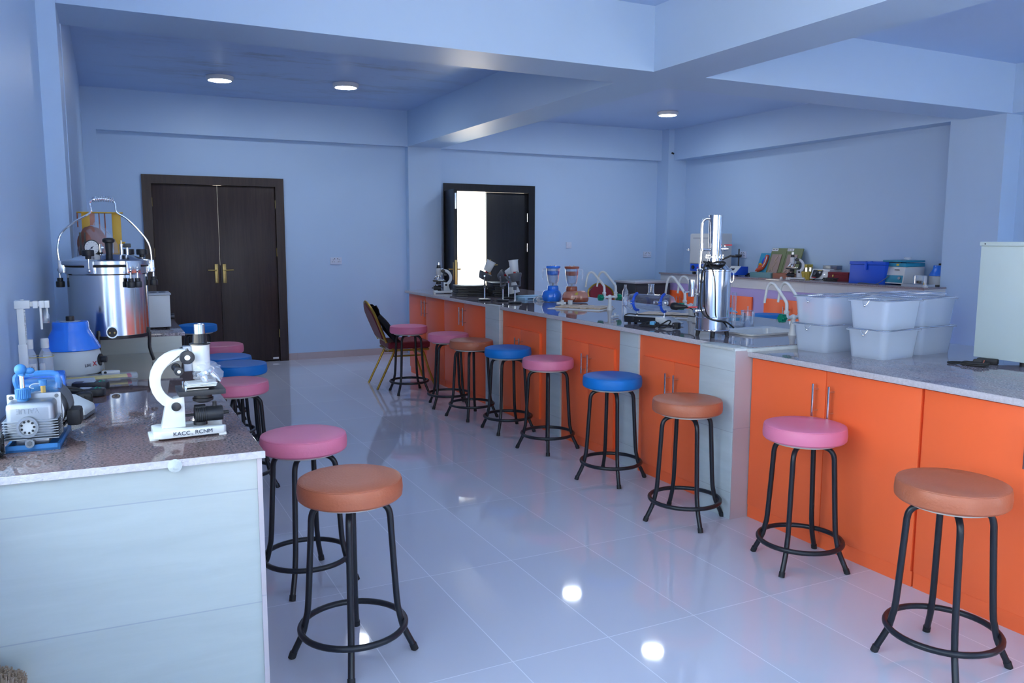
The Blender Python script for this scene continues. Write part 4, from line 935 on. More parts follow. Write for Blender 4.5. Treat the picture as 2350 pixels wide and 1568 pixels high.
# --- tilted cup stands
def cup_stand(x, y, label, tilt, yaw, rod=.15, lean=0, upside=False, cupz=1):
    t = thing('cup_stand', label, 'stand', (x, y, LZ), R(yaw), 'stands with tilted bowls and clear cups')
    MB().lathe([(0, 0), (.060, 0), (.062, .003), (.062, .012), (.058, .017), (0, .018)], seg=32).build('round_base', M_black, t)
    top = Vector((lean, 0, .018+rod))
    MB().cyl((0, 0, .016), top, .0065, seg=14).build('rod', M_chrome, t)
    fk = MB().box(-.012, .012, -.010, .010, 0, .03).box(-.075, .075, -.008, .008, .028, .042, .002)
    for s_ in (-1, 1): fk.box(s_*.075-.011, s_*.075+.011, -.006, .006, .03, .125, .003)
    fk.xf(T(*top)).build('fork', M_dgrey, t)
    Mb = T(top.x, top.y, top.z+.118) @ RXm(R(tilt)) @ Matrix.Diagonal((.9, .9, .9, 1))
    bw = MB().lathe([(0, -.045), (.040, -.045), (.050, -.035), (.068, .012), (.070, .030), (.064, .034), (.058, .022), (0, .010)], seg=36).xf(Mb).build('bowl', M_dgrey, t)
    pv = MB()
    for s_ in (-1, 1): pv.cyl((s_*.055, 0, top.z+.118), (s_*.088, 0, top.z+.118), .008, seg=12)
    pv.xf(T(top.x, 0, 0)).build('pivot', M_chrome, t)
    MB().cyl((0, 0, .008), (0, 0, .050), .012, seg=12).xf(Mb).build('red_stem', M_red, t)
    zz = .050
    MB().lathe([(0, zz), (.038, zz), (.041, zz+.006), (.046, zz+.110), (.051, zz+.113), (.051, zz+.117), (.044, zz+.117), (.039, zz+.008), (0, zz+.004)], seg=32).xf(Mb).build('clear_cup', M_milk, t)
    return t
cup_stand(3.186, 6.95, 'cup stand leaning farthest left, before the bright door opening', 26, 65, .10, .0)
cup_stand(3.300, 6.79, 'cup stand with its clear cup tipped right, behind the upright one', 58, 48, .095, .0)
cup_stand(3.280, 6.50, 'cup stand with an almost upright clear cup, nearest the camera', -8, 28, .105, .0)
t = thing('cup_stand', 'low cup stand behind the others with its clear cup hanging upside down', 'stand', (3.493, 7.061, LZ), R(-20), 'stands with tilted bowls and clear cups')
MB().lathe([(0, 0), (.060, 0), (.062, .003), (.062, .012), (.058, .017), (0, .018)], seg=32).build('round_base', M_black, t)
MB().cyl((0, 0, .016), (0, 0, .17), .0065, seg=14).build('rod', M_chrome, t)
MB().box(-.015, .07, -.010, .010, .17, .185, .003).build('fork', M_dgrey, t)
MB().cyl((.0, 0, .155), (.018, 0, .17), .014, seg=12).build('red_stem', M_red, t)
MB().lathe([(0, .12), (.035, .12), (.042, .10), (.052, .02), (.049, .02), (.039, .098), (0, .112)], (0, 0, 0), seg=28).xf(T(.065, 0, .040) @ RYm(R(-14))).build('clear_cup', M_milk, t)
# --- mask packets
for k, (x, y, r, l) in enumerate([(3.70, 7.02, 10, 'pale blue card packet lying behind the cup stands, rear one'), (3.645, 6.86, 4, 'pale blue card packet lying behind the cup stands, front one')]):
    t = thing('card_packet', l, 'packet', (x, y, LZ), R(r), 'pale blue card packets')
    MB().box(-.12, .12, -.065, .065, 0, .03 if k == 0 else .024, .002).build('carton', M_cardblue, t)
    MB().box(-.09, -.02, -.0662, -.0650, .010, .018).build('printed_mark', M_ink, t)
t = thing('white_cable', 'loose loop of white cable before the pale blue packets', 'cable', (3.66, 6.70, LZ))
MB().tube([(-.09, -.01, .004), (-.05, .05, .02), (.01, .05, .045), (.04, .0, .03), (.0, -.04, .006), (-.06, -.03, .006), (-.03, .02, .03), (.05, .04, .02), (.11, .03, .004)], .0045, 8, smooth=5).build('cable', M_whitep, t)
MB().box(-.045, -.02, -.012, .012, .004, .022, .004).build('plug', M_whitep, t)
# --- blenders
def blender(x, y, label, base, base2, lid, sc, wide, rz):
    t = thing('blender', label, 'blender', (x, y, LZ), R(rz), 'counter blenders'); t.scale = (sc, sc, sc)
    if wide:
        MB().lathe([(0, .006), (.075, .006), (.082, .012), (.086, .035), (.084, .048)], seg=40, sx=1).xf(T(.035, 0, 0) @ Matrix.Diagonal((1.42, .9, 1, 1))).build('lower_base', M_brownp, t)
        MB().lathe([(.084, .048), (.084, .065), (.076, .092), (.058, .108), (.0, .110)], seg=40).xf(T(.035, 0, 0) @ Matrix.Diagonal((1.42, .9, 1, 1))).build('motor_base', base, t)
        st = MB().prism([(0, 0), (.03, 0), (.03, .024), (.012, .024), (.012, .014), (0, .014)], 0, .001, M=T(.02, -.0752, .075) @ RX90 @ RZ(.0)).build('sticker', M_yelp, t)
    else:
        MB().lathe([(0, .006), (.066, .006), (.078, .02), (.084, .05), (.078, .085), (.062, .108), (0, .112)], seg=40).xf(T(.012, 0, 0) @ Matrix.Diagonal((1.1, .95, 1, 1))).build('motor_base', base, t)
    MB().lathe([(0, .108), (.050, .108), (.052, .112), (.051, .140), (.046, .150), (0, .150)], seg=36).build('collar', base2, t)
    jar = [(0, .156), (.036, .150), (.038, .165), (.050, .19), (.062, .30), (.064, .316), (.0615, .316), (.0595, .30), (.0475, .192), (.036, .170), (0, .168)]
    MB().lathe(jar, seg=36).build('jar', M_thin, t)
    MB().cyl((0, 0, .150), (0, 0, .172), .010).box(-.022, .022, -.004, .004, .172, .175).box(-.004, .004, -.022, .022, .174, .177).build('blade', M_castal, t)
    MB().lathe([(0, .308), (.060, .308), (.067, .314), (.068, .328), (.062, .332), (0, .332)], seg=36).build('lid', lid, t)
    MB().lathe([(0, .250), (.045, .246), (.057, .254), (.058, .285), (0, .285)], seg=36).build('inner_cup', lid, t)
    MB().tube([(.063, 0, .305), (.092, 0, .302), (.100, 0, .288), (.098, 0, .22), (.090, 0, .205)], .007, 10, smooth=3).build('jar_handle', M_thin, t)
    for s_ in (-.02, .02): MB().cyl((s_, 0, .332), (s_, 0, .341), .006).build('lid_stud', M_whitep, t)
    MB().tube([(-.06, .03, .02), (-.10, -.02, .006), (-.07, -.08, .006), (0, -.09, .008), (.03, -.075, .05), (.05, -.07, .02)], .003, 8, smooth=4).build('cord', M_rubber, t)
    return t
blender(3.700, 6.55, 'bright blue blender with clear jar on the island', M_bluep, M_bluep, M_bluep, 1.0, False, 170)
blender(3.800, 6.38, 'salmon and brown blender with clear jar beside the blue one', M_pinkb, M_brownp, M_brownp, 1.0, True, -25)
# --- small connectors
t = thing('hose_connector', 'small white plastic hose connector with yellow ring before the brown blender', 'connector', (3.50, 6.03, LZ), R(-20))
MB().cyl((-.05, 0, .028), (.03, 0, .028), .012, seg=14).cyl((0, 0, .01), (0, 0, .055), .014, seg=14).build('body', M_whitep, t)
MB().cyl((0, 0, .0), (0, 0, .012), .017, seg=16).build('yellow_ring', M_yelp, t)
t = thing('plastic_cup', 'small white plastic beaker beside the hose connector', 'cup', (3.555, 5.99, LZ))
MB().lathe([(0, 0), (.018, 0), (.021, .055), (.019, .055), (.016, .003), (0, .003)], seg=20).build('cup', M_whitep, t)
# --- wooden slat mats on white sheets
def slat_mat(x, y, rz, w_, d_, n, label, pl):
    t = thing('paper_sheet', pl, 'sheet', (x-.03, y-.01, LZ), R(rz), 'white sheets under the wooden slats')
    MB().box(-w_/2-.05, w_/2+.02, -d_/2-.03, d_/2+.02, .0005, .004, .001).build('sheet', M_paper, t)
    t = thing('slat_mat', label, 'mat', (x, y, LZ+.0045), R(rz), 'pale wooden slat mats')
    for k in range(n):
        yy = -d_/2+(k+.5)*d_/n; o_ = .02*math.sin(k*2.1)
        MB().box(-w_/2+o_, w_/2+o_, yy-d_/n*.46, yy+d_/n*.46, .001+.0015*(k % 2), .013+.0015*(k % 2), .001).build('slat', M_pale, t)
slat_mat(3.58, 5.80, 32, .26, .42, 7, 'pale wooden slat mat left of the nearest white tap seen in full', 'white sheet under the wooden slats between the brown blender and white tap')
slat_mat(3.80, 4.92, 32, .24, .44, 7, 'pale wooden slat mat behind the glass drum apparatus', 'white sheet under the slats behind the glass drum apparatus')
# --- double laboratory taps
def tap(x, y, label, rz, sw):
    t = thing('laboratory_tap', label, 'tap', (x, y, LZ), R(rz), 'white double swan neck taps')
    MB().lathe([(0, 0), (.026, 0), (.026, .006), (.017, .03), (.0145, .06), (.0145, .10), (0, .10)], seg=24).build('pillar', M_whitep, t)
    br = MB().cyl((-.075, 0, .108), (.075, 0, .108), .011, seg=16).ball((0, 0, .107), .019).ball((-.058, 0, .108), .016).ball((.058, 0, .108), .016)
    br.cyl((.105, 0, .108), (.125, 0, .108), .007)
    br.build('crossbar', M_whitep, t)
    for s_ in (-1, 1):
        kn = MB().cyl((s_*.072, 0, .106), (s_*.112, 0, .106), .021, seg=8, bev=.004)
        for q in range(3): kn.box(s_*.075 if s_ > 0 else -.108, .108 if s_ > 0 else -.075, -.027, .027, .1, .112, .004, M=T(0, 0, .106) @ Matrix.Rotation(q*PI/3, 4, 'X') @ T(0, 0, -.106))
        kn.build('green_handle', M_green, t)
        c, s2 = math.sin(R(sw)), math.cos(R(sw))
        pr = [(0, .12), (0, .185), (.012, .21), (.075, .275), (.105, .303), (.13, .308), (.15, .296), (.163, .27), (.172, .225), (.178, .185)]
        nk = MB().tube([(s_*.058-c*a, s2*a, z) for a, z in pr], (.0105, .0075), 12, smooth=4)
        nk.lathe([(0, .118), (.015, .118), (.015, .128), (.012, .131), (.016, .136), (.016, .146), (.011, .152), (0, .152)], (s_*.058, 0, 0), seg=16)
        nk.build('swan_neck', M_whitep, t)
    return t
tap(3.669, 5.55, 'white double swan neck tap in front of the maroon chair', 4, 22)
tap(3.700, 4.56, 'white double swan neck tap behind the glass drum, left of the steel still', 4, 8)
tap(3.690, 3.588, 'white double swan neck tap at the sink beside the plastic cages', 2, 0)
# --- slim glass bottle
t = thing('glass_bottle', 'slim clear glass bottle standing left of the glass drum', 'bottle', (4.06, 5.90, LZ))
MB().lathe([(0, 0), (.024, 0), (.026, .004), (.026, .125), (.013, .150), (.011, .175), (.012, .182), (.009, .182), (.009, .152), (.0235, .123), (.0235, .005), (0, .004)], seg=24).build('bottle', M_thin, t)
MB().cyl((0, 0, .005), (0, 0, .12), .006).build('inner_tube', M_thin, t)
t = thing('plastic_valve', 'small clear plastic valve lying beside the glass drum base', 'valve', (3.34, 4.98, LZ), R(30))
MB().cyl((-.05, 0, .012), (.05, 0, .012), .008).cyl((0, 0, .012), (0, 0, .035), .007).box(-.015, .015, -.004, .004, .032, .038, .002).build('body', M_milk, t)
# --- glass drum apparatus
t = thing('glass_drum_apparatus', 'clear glass drum held by blue rings on a flat white and black base', 'apparatus', (3.178, 4.622, LZ), math.atan2(-.9, .44)); t.scale = (.94, 1, 1)
MB().prism([(0, .010), (.25, .010), (.25, .052), (0, .052)], 0, .004, M=RX90 @ T(0, 0, -.002)).build('black_panel', M_black, t)
MB().prism([(.002, .010), (.40, .010), (.41, .016), (.31, .054), (.002, .054)], -.13, -.004, .003, M=RX90).build('base', M_white, t)
kb = MB().cyl((.075, -.003, .032), (.075, -.016, .032), .012).build('dial_knob', M_blackp, t)
MB().cyl((.125, -.003, .026), (.125, -.005, .026), .003).build('indicator', M_whitep, t)
for x, y in ((.03, .02), (.36, .02), (.03, .11), (.36, .11)): MB().cyl((x, y, 0), (x, y, .011), .012).build('foot', M_rubber, t)
yc, za = .068, .148
for x in (.065, .285):
    MB().cyl((x, yc, .054), (x, yc, za-.058), .0065).cyl((x, yc, .054), (x, yc, .060), .016).build('post', M_chrome, t)
    cl = MB().tube([(x, yc+.059*math.cos(a), za+.059*math.sin(a)) for a in [R(95+10*k) for k in range(18)]]+[], .0095, 8)
    cl.box(x-.008, x+.008, yc-.085, yc-.055, za+.004, za+.012, .002).box(x-.008, x+.008, yc-.085, yc-.055, za-.014, za-.006, .002)
    cl.tube([(x, yc+.059*math.cos(a), za+.059*math.sin(a)) for a in [R(270+8*k) for k in range(3)]], .0095, 8)
    cl.build('blue_clamp_ring', M_bluep2, t)
dr = MB().lathe([(.0, -.005), (.03, -.003), (.05, .01), (.0545, .03), (.0545, .25), (.051, .262)], (0, yc, za), (1, 0, 0), seg=40)
dr.build('glass_drum', M_thin, t)
MB().lathe([(.02, .255), (.045, .262), (.058, .29), (.058, .315), (.045, .345), (.022, .362), (.0, .368)], (0, yc, za), (1, 0, 0), seg=40).build('glass_bulb', M_thin, t)
MB().lathe([(.0, -.04), (.035, -.038), (.05, -.02), (.052, -.006)], (0, yc, za), (1, 0, 0), seg=40).build('end_cap', M_thin, t)
MB().lathe([(.03, .05), (.022, .064), (.0205, .08), (.0205, .118), (.0235, .121), (.0235, .125), (.018, .125), (.018, .066)], (.175, yc, za), seg=28).build('glass_neck', M_thin, t)
MB().ball((.29, yc, za), .022).cyl((.20, yc, za), (.29, yc, za), .012).build('inner_bulb', M_thin, t)
pg = MB().lathe([(0, .352), (.021, .352), (.026, .37), (.026, .395), (.018, .41), (.013, .45), (.009, .47), (0, .47)], (0, yc-.022, za-.016), (1, .0, 0), seg=20).build('black_socket_plug', M_blackp, t)
MB().tube([(.455, yc-.022, za-.016), (.51, yc-.02, za-.03), (.525, yc-.01, .08), (.50, yc+.03, .065), (.40, yc+.085, .062), (.2, yc+.02, .0605), (.1, yc-.03, .062), (.02, yc-.04, .064), (-.012, yc-.045, .050), (-.01, yc-.05, .03), (.0, yc-.045, .03)], .0038, 8, smooth=5).build('cable', M_rubber, t)
t = thing('mains_lead', 'coiled black mains lead with blue tie and plug before the glass drum base', 'cord', (3.175, 4.29, LZ), R(-64))
MB().tube([(-.09, .02, .008), (-.03, .035, .03), (.03, .02, .03), (.03, -.02, .01), (-.04, -.025, .012), (-.10, .0, .01), (-.07, .03, .028), (0, .03, .04), (.02, .0, .012), (-.06, -.012, .02), (-.10, .01, .014), (-.03, .0, .035), (.04, .01, .02), (.09, .03, .05), (.12, .01, .045), (.10, -.02, .012), (.05, -.02, .006), (.06, .02, .02), (.12, .02, .018), (.15, .0, .018)], .0048, 8, smooth=5).build('cable', M_rubber, t)
MB().box(-.02, .012, -.012, .02, .018, .042, .006).build('blue_tie', M_lblue, t)
pb = MB().box(.145, .19, -.024, .02, .004, .046, .010).build('plug_body', M_rubber, t)
for p in ((.167, .034), (.158, .014), (.177, .014)): MB().box(p[0]-.003, p[0]+.003, -.042, -.022, p[1]-.003, p[1]+.003).build('pin', M_chrome, pb)
# --- white jug
t = thing('plastic_jug', 'white plastic jug half hidden behind the steel still', 'jug', (3.66, 4.40, LZ), R(-20))
MB().box(-.055, .055, -.04, .04, .001, .125, .012, seg=3).prism([(-.055, .11), (.055, .11), (.050, .13), (-.005, .155), (-.012, .185), (-.042, .185), (-.045, .15)], -.03, .03, .006, M=RX90).build('body', M_milk, t)
MB().cyl((-.027, 0, .184), (-.027, 0, .205), .017).build('cap', M_whitep, t)
# --- water still
t = thing('water_still', 'tall stainless steel water still with condenser column on the island', 'still', (3.230, 3.775, LZ), R(-18))
RB = .098
MB().lathe([(0, .034), (RB+.004, .034), (RB+.006, .038), (RB, .043), (RB, .108), (RB+.003, .111), (RB+.003, .115), (RB, .118), (RB, .388), (RB+.004, .391), (RB+.004, .398), (RB-.002, .400), (RB-.01, .402), (.062, .428), (.042, .432), (0, .432)], seg=64).build('boiler', M_steel, t)
MB().lathe([(0, .432), (.0395, .432), (.0395, .715), (.037, .717), (0, .717)], seg=48).build('condenser_column', M_steel, t)
rg = MB().lathe([(.039, .468), (.056, .468), (.056, .474), (.039, .474)], seg=40).build('flange_ring', M_chrome, t)
for k in range(6):
    a = R(60*k+20); MB().cyl((.05*math.cos(a), .05*math.sin(a), .462), (.05*math.cos(a), .05*math.sin(a), .484), .0045, seg=6).build('bolt', M_chrome, rg)
for a in (170, -35, 67, -110):
    c, s_ = math.cos(R(a)), math.sin(R(a)); MB().cyl((.082*c, .082*s_, .036), (.090*c, .090*s_, 0), .014, .011, seg=12).build('foot', M_rubber, t)
aa = R(172); c, s_ = math.cos(aa), math.sin(aa)
MB().tube([(.084*c, .084*s_, .40), (.084*c, .084*s_, .43), (.080*c, .080*s_, .55), (.080*c, .080*s_, .655), (.074*c, .074*s_, .682), (.058*c, .058*s_, .694), (.038*c, .038*s_, .694)], .0085, 12, smooth=4).build('steam_pipe', M_chrome, t)
vv = MB().cyl((.036, -.01, .518), (.075, -.018, .518), .009).cyl((.05, -.013, .518), (.062, -.016, .518), .014).cyl((.056, -.015, .518), (.056, -.015, .540), .005).build('upper_valve', M_chrome, t)
MB().box(.052, .098, -.022, -.010, .537, .544, .002, M=T(0, 0, 0)).build('red_lever', M_red, vv)
MB().cyl((-.038, -.01, .512), (-.085, -.02, .512), .0085).cyl((-.085, -.02, .505), (-.085, -.02, .55), .004).build('side_outlet', M_chrome, t)
MB().cyl((.036, -.03, .455), (.085, -.045, .480), .0055).build('black_handle', M_rubber, t)
lo_ = MB().cyl((-.09, -.035, .155), (-.14, -.055, .155), .010).ball((-.125, -.05, .155), .016).cyl((-.125, -.05, .155), (-.125, -.05, .178), .005).build('drain_valve', M_chrome, t)
MB().box(-.175, -.12, -.062, -.050, .174, .182, .002).build('red_lever', M_red, lo_)
MB().lathe([(0, .235), (.020, .235), (.021, .24), (.021, .335), (.019, .335), (.018, .24), (0, .24)], (-.128, .02, 0), seg=24).cyl((-.095, .015, .25), (-.125, .02, .25), .006).cyl((-.145, .02, .262), (-.175, .018, .262), .006).build('level_cup', M_steel, t)
for a in (-158, -20):
    c, s_ = math.cos(R(a)), math.sin(R(a))
    MB().tube([((RB+.002)*c, (RB+.002)*s_, .385), ((RB+.014)*c, (RB+.014)*s_, .375), ((RB+.014)*c, (RB+.014)*s_, .33), ((RB+.002)*c, (RB+.002)*s_, .322)], .0045, 8, smooth=3).build('side_grip', M_chrome, t)
cp = [(.062*math.cos(R(a)), .062*math.sin(R(a)), .438+.004*math.sin(a*.05)) for a in range(-30, 420, 24)]
cab = MB().tube(cp, .0055, 8, smooth=2)
P = [(-.062, -.03, .44), (-.085, -.062, .42), (-.098, -.055, .36), (-.104, -.058, .28), (-.106, -.06, .20), (-.095, -.078, .145), (-.065, -.098, .115), (-.02, -.112, .10), (.03, -.112, .095), (.07, -.095, .075), (.10, -.075, .055)]
cab.tube(P, .0052, 8, smooth=4)
cab.tube([(-.06, -.04, .442), (-.05, -.088, .40), (-.036, -.098, .34), (-.030, -.102, .25), (-.026, -.103, .15), (-.02, -.104, .12)], .003, 8, smooth=4)
cab.build('power_cable', M_rubber, t)
# --- glassware beside the sink
t = thing('measuring_cylinder', 'tall clear glass cylinder behind the sink', 'cylinder', (3.63, 4.04, LZ))
MB().lathe([(0, 0), (.024, 0), (.024, .006), (.0155, .010), (.0155, .228), (.018, .232), (.0165, .233), (.0135, .230), (.0135, .014), (0, .012)], seg=28).build('cylinder', M_thin, t)
t = thing('test_tube_rack', 'clear test tube rack with light blue pieces beside the glass cylinder', 'rack', (3.70, 4.13, LZ), R(-20))
for z in (.0, .035, .065): MB().box(-.085, .085, -.03, .03, z, z+.005, .001).build('shelf', M_frost, t)
for x in (-.083, .083): MB().box(x-.003, x+.003, -.03, .03, 0, .09, .001).build('end_plate', M_frost, t)
for x, z in ((-.055, .006), (-.02, .006), (-.05, .041), (-.01, .041), (.03, .041)): MB().box(x-.014, x+.014, -.02, .02, z, z+.016, .003).build('blue_piece', M_lblue, t)
t = thing('nitrile_glove', 'crumpled light blue glove lying on the test tube rack', 'glove', (3.655, 4.145, LZ+.0915), R(-20))
b = bmesh.new(); bmesh.ops.create_icosphere(b, subdivisions=3, radius=1)
for v in b.verts:
    p = v.co; w_ = .18*math.sin(7*p.x+4*p.y)*math.cos(6*p.z+2*p.x); v.co = Vector((p.x*.045*(1+w_), p.y*.026*(1+w_), (p.z+1)*.022*(1+w_)))
MB()._add(b).build('body', M_lblue, t)
for k in range(5):
    MB().tube([(.02, -.02+.01*k, .012), (.045, -.026+.013*k, .014), (.068, -.03+.015*k, .004)], (.006, .004), 8, smooth=2).build('finger', M_lblue, t)
t = thing('glass_beaker', 'clear glass beaker holding an upside down funnel beside the sink', 'beaker', (3.745, 4.035, LZ))
MB().lathe([(0, 0), (.040, 0), (.043, .004), (.043, .108), (.047, .112), (.045, .113), (.041, .109), (.041, .005), (0, .003)], seg=36).build('beaker', M_thin, t)
t = thing('glass_funnel', 'clear glass funnel standing upside down in the beaker', 'funnel', (3.745, 4.035, LZ+.0045))
MB().lathe([(.036, 0), (.006, .055), (.0045, .06), (.0045, .135), (.003, .135), (.003, .06), (.0345, 0)], seg=28).build('funnel', M_thin, t)

# ================================================================== MOUSE CAGES (near section)
def cage(x, y, z, rz, label):
    t = thing('mouse_cage', label, 'cage', (x, y, z), R(rz), 'stacked frosted plastic mouse cages')
    H_ = .142
    def ring(w_, d_, r, zz): return [(px_, py_, zz) for px_, py_ in rrect(-w_/2, w_/2, -d_/2, d_/2, r, 5)]
    b = bmesh.new(); L_ = []
    for w_, d_, r, zz in ((.255, .185, .028, .003), (.265, .195, .03, 0), (.268, .198, .03, .008), (.295, .222, .032, H_-.006), (.318, .245, .036, H_-.005), (.320, .247, .036, H_+.001), (.300, .226, .032, H_+.001), (.291, .218, .03, H_-.006), (.262, .192, .028, .012), (.25, .18, .026, .006)):
        L_.append([b.verts.new(p) for p in ring(w_, d_, r, zz)])
    for a, c in zip(L_, L_[1:]):
        n = len(a)
        for i in range(n): b.faces.new((a[i], a[(i+1) % n], c[(i+1) % n], c[i]))
    b.faces.new(L_[0][::-1]); b.faces.new(L_[-1]); bmesh.ops.recalc_face_normals(b, faces=b.faces)
    MB()._add(b).build('tub', M_frost, t)
    ld = MB().tube([(px_, py_, H_+.0035) for px_, py_, _ in ring(.304, .232, .034, 0)], .0022, 6, closed=True)
    for k in range(17):
        xx = -.136+.017*k
        # food hopper dips into the tub
        if 3 <= k <= 10: ld.tube([(xx, -.114, H_+.004), (xx, -.06, H_+.003), (xx, -.005, H_-.055), (xx, .05, H_+.002), (xx, .114, H_+.004)], .0011, 4)
        else: ld.tube([(xx, -.114, H_+.004), (xx, .114, H_+.004)], .0011, 4)
    for yy in (-.07, .07): ld.tube([(-.15, yy, H_+.0025), (.15, yy, H_+.0025)], .0013, 4)
    ld.build('wire_lid', M_chrome, t)
    ck = MB().tube([(-.158, -.02, H_+.002), (-.164, -.008, H_-.02), (-.164, .0, H_-.024)], .0013, 6, smooth=3).tube([(-.158, .02, H_+.002), (-.163, .012, H_-.012), (-.164, .0, H_-.02)], .0013, 6, smooth=3).ball((-.165, 0, H_-.024), .006)
    ck.build('latch', M_chrome, t)
    return t
ck = [(3.478, 3.135, 4, 'left stack, nearest the white tap'), (3.53, 2.822, 5, 'front middle stack'), (3.856, 2.862, 3, 'right front stack'), (3.806, 3.128, 3, 'rear middle stack'), (4.135, 3.128, 2, 'rear right stack')]
for x, y, r, l in ck:
    cage(x, y, RZt, r, 'lower frosted mouse cage of the '+l)
    cage(x, y, RZt+.1475, r, 'upper frosted mouse cage of the '+l)
# --- white cabinet and its cord
t = thing('sheet_metal_cabinet', 'tall pale sheet metal cabinet on the island at the right edge', 'cabinet', (0, 0, 0))
MB().box(3.80, 4.30, 2.262, 2.515, RZt+.022, 1.478, .004).build('body', M_ovenp, t)
MB().box(3.795, 4.305, 2.257, 2.52, 1.478, 1.498, .003).build('top_lid', M_ovenp, t)
MB().cyl((3.794, 2.492, 1.488), (3.797, 2.492, 1.488), .004).build('screw', M_dgrey, t)
for x, y in ((3.84, 2.29), (3.84, 2.47), (4.26, 2.29), (4.26, 2.47)): MB().cyl((x, y, RZt), (x, y, RZt+.024), .018).build('foot', M_rubber, t)
MB().box(3.9, 4.2, 2.254, 2.263, 1.05, 1.42, .003).build('door', M_cream, t)
t = thing('mains_lead', 'coiled black mains lead on the worktop beside the pale metal cabinet', 'cord', (3.645, 2.40, RZt), R(-60))
MB().tube([(x*1.0, y, z) for x, y, z in coil(10, .045, 1.2, .5, .012, .14, 8, 4)]+[(-.05, .02, .012), (-.10, .05, .006), (-.115, .02, .006), (-.06, -.01, .008), (.02, -.015, .02)], .0042, 8, smooth=4).build('cable', M_rubber, t)
MB().box(-.01, .03, -.018, .018, .016, .034, .008).build('plug_body', M_rubber, t)
MB().tube([(.03, -.02, .004), (.036, .0, .03), (.03, .02, .004)], .0025, 6, smooth=3).build('red_tie', M_brownp, t)
t = thing('power_plug', 'black adapter block under the front of the pale metal cabinet', 'plug', (3.768, 2.42, RZt), R(-70))
MB().box(-.045, .045, -.018, .018, .0, .026, .006).build('plug_body', M_rubber, t)

# ================================================================== RIGHT BENCH EQUIPMENT  (front = local -y faces the room)
def rthing(name, label, cat, x, y, group=None, dr=0): return thing(name, label, cat, (x, y, WZB), -PI/2+R(dr), group)
t = rthing('incubator', 'tall grey white incubator cabinet with blue control panel on the far right bench', 'incubator', 7.595, 8.90)
MB().box(-.24, .24, -.21, .11, .035, .565, .006).build('body', M_cream, t)
dd = MB().box(-.235, .225, -.226, -.212, .155, .555, .003).build('door', M_cream, t)
for z in (.22, .43): MB().box(.19, .222, -.236, -.226, z-.035, z+.035, .003).build('hinge', M_chrome, dd)
MB().box(-.25, -.222, -.28, -.226, .33, .345, .003).cyl((-.236, -.25, .325), (-.236, -.25, .355), .012).build('latch_handle', M_chrome, dd)
MB().box(-.17, .17, -.2275, -.226, .49, .512).build('name_strip', M_grey, dd)
cpn = MB().box(-.225, .225, -.222, -.205, .045, .145, .003).build('control_panel', M_bluep2, t)
MB().cyl((-.155, -.222, .098), (-.155, -.24, .098), .026).build('dial', M_blackp, cpn)
for x in (-.07, .12): MB().box(x-.01, x+.01, -.2235, -.2215, .09, .102).build('switch', M_red, cpn)
for x, y in ((-.2, -.17), (.2, -.17), (-.2, .08), (.2, .08)): MB().cyl((x, y, 0), (x, y, .036), .025).build('foot', M_rubber, t)
t = rthing('colony_counter', 'blue sloped counter with black magnifier ring on a stem beside the incubator', 'counter', 7.545, 8.36)
MB().prism([(-.115, .012), (.10, .012), (.10, .125), (-.02, .125), (-.115, .04)], -.10, .10, .005, M=RZ(-PI/2) @ RX90 @ T(0, 0, 0)).xf(RZ(PI)).build('housing', M_bluep2, t)
MB().prism([(-.112, .045), (-.018, .13), (-.018, .132), (-.112, .047)], -.095, .095, M=RZ(-PI/2) @ RX90).xf(RZ(PI)).build('sloped_panel', M_cream, t)
MB().box(-.03, .02, -.088, -.06, .075, .10, .002, M=RXm(0)).build('display', M_ink, t)
MB().cyl((0, .02, .12), (0, .02, .36), .009).build('stem', M_black, t)
MB().tube([(.055*math.cos(2*PI*i/32), -.02+.055*math.sin(2*PI*i/32), .26) for i in range(32)], .014, 8, closed=True).box(-.05, .05, .0, .03, .265, .285, .004).build('magnifier_ring', M_black, t)
MB().cyl((0, -.02, .257), (0, -.02, .262), .05).build('lens', M_thin, t)
for x, y in ((-.085, -.09), (.085, -.09), (-.085, .08), (.085, .08)): MB().cyl((x, y, 0), (x, y, .013), .012).build('foot', M_rubber, t)
t = thing('mains_lead', 'black mains lead lying behind the green tray on the right bench', 'cord', (7.66, 8.245, WZB))
MB().tube([(x, y, z) for x, y, z in coil(10, .05, .7, 1.3, .03, .15, 12, 3)], .006, 8, smooth=3).build('cable', M_rubber, t)
# leaning boards
def lean_board(y, w_, h, th, m_, name, label, cat, xb=7.72, group=None):
    t = thing(name, label, cat, (xb, y, WZB+.002), -PI/2, group); t.rotation_mode = 'ZYX'
    ang = math.asin(min(.9, (XR-.012-xb-.02)/h))
    t.rotation_euler = (-ang, 0, -PI/2); t.rotation_mode = 'XYZ'
    MB().box(-w_/2, w_/2, -th, 0, 0, h, .002).build('board', m_, t)
    return t
t = lean_board(8.19, .185, .315, .012, M_cyan, 'anatomy_board', 'small bright blue board with a red stomach model leaning on the wall', 'board', 7.79)
om = MB().tube([(.05, -.022, .28), (.055, -.026, .22), (.05, -.03, .15), (.02, -.03, .095), (-.03, -.03, .075), (-.06, -.026, .05)], (.026, .026), 12, smooth=4).ball((-.045, -.026, .07), .034, 1.2, .6, 1).ball((-.01, -.024, .12), .04, 1.3, .5, .9).build('organ_relief', M_organ, t)
MB().ball((-.02, -.04, .15), .022, 1.4, .5, .8).build('yellow_relief', M_yellow, t)
MB().ball((.01, -.018, .20), .04, .8, .4, 1.4).build('blue_relief', M_bluep2, t)
MB().tube([(.066, -.045, .26), (.07, -.048, .18), (.05, -.054, .11)], .006, 8, smooth=3).ball((-.05, -.044, .055), .014, 1, .5, 1.5).build('highlight_relief', M_whitep, t)
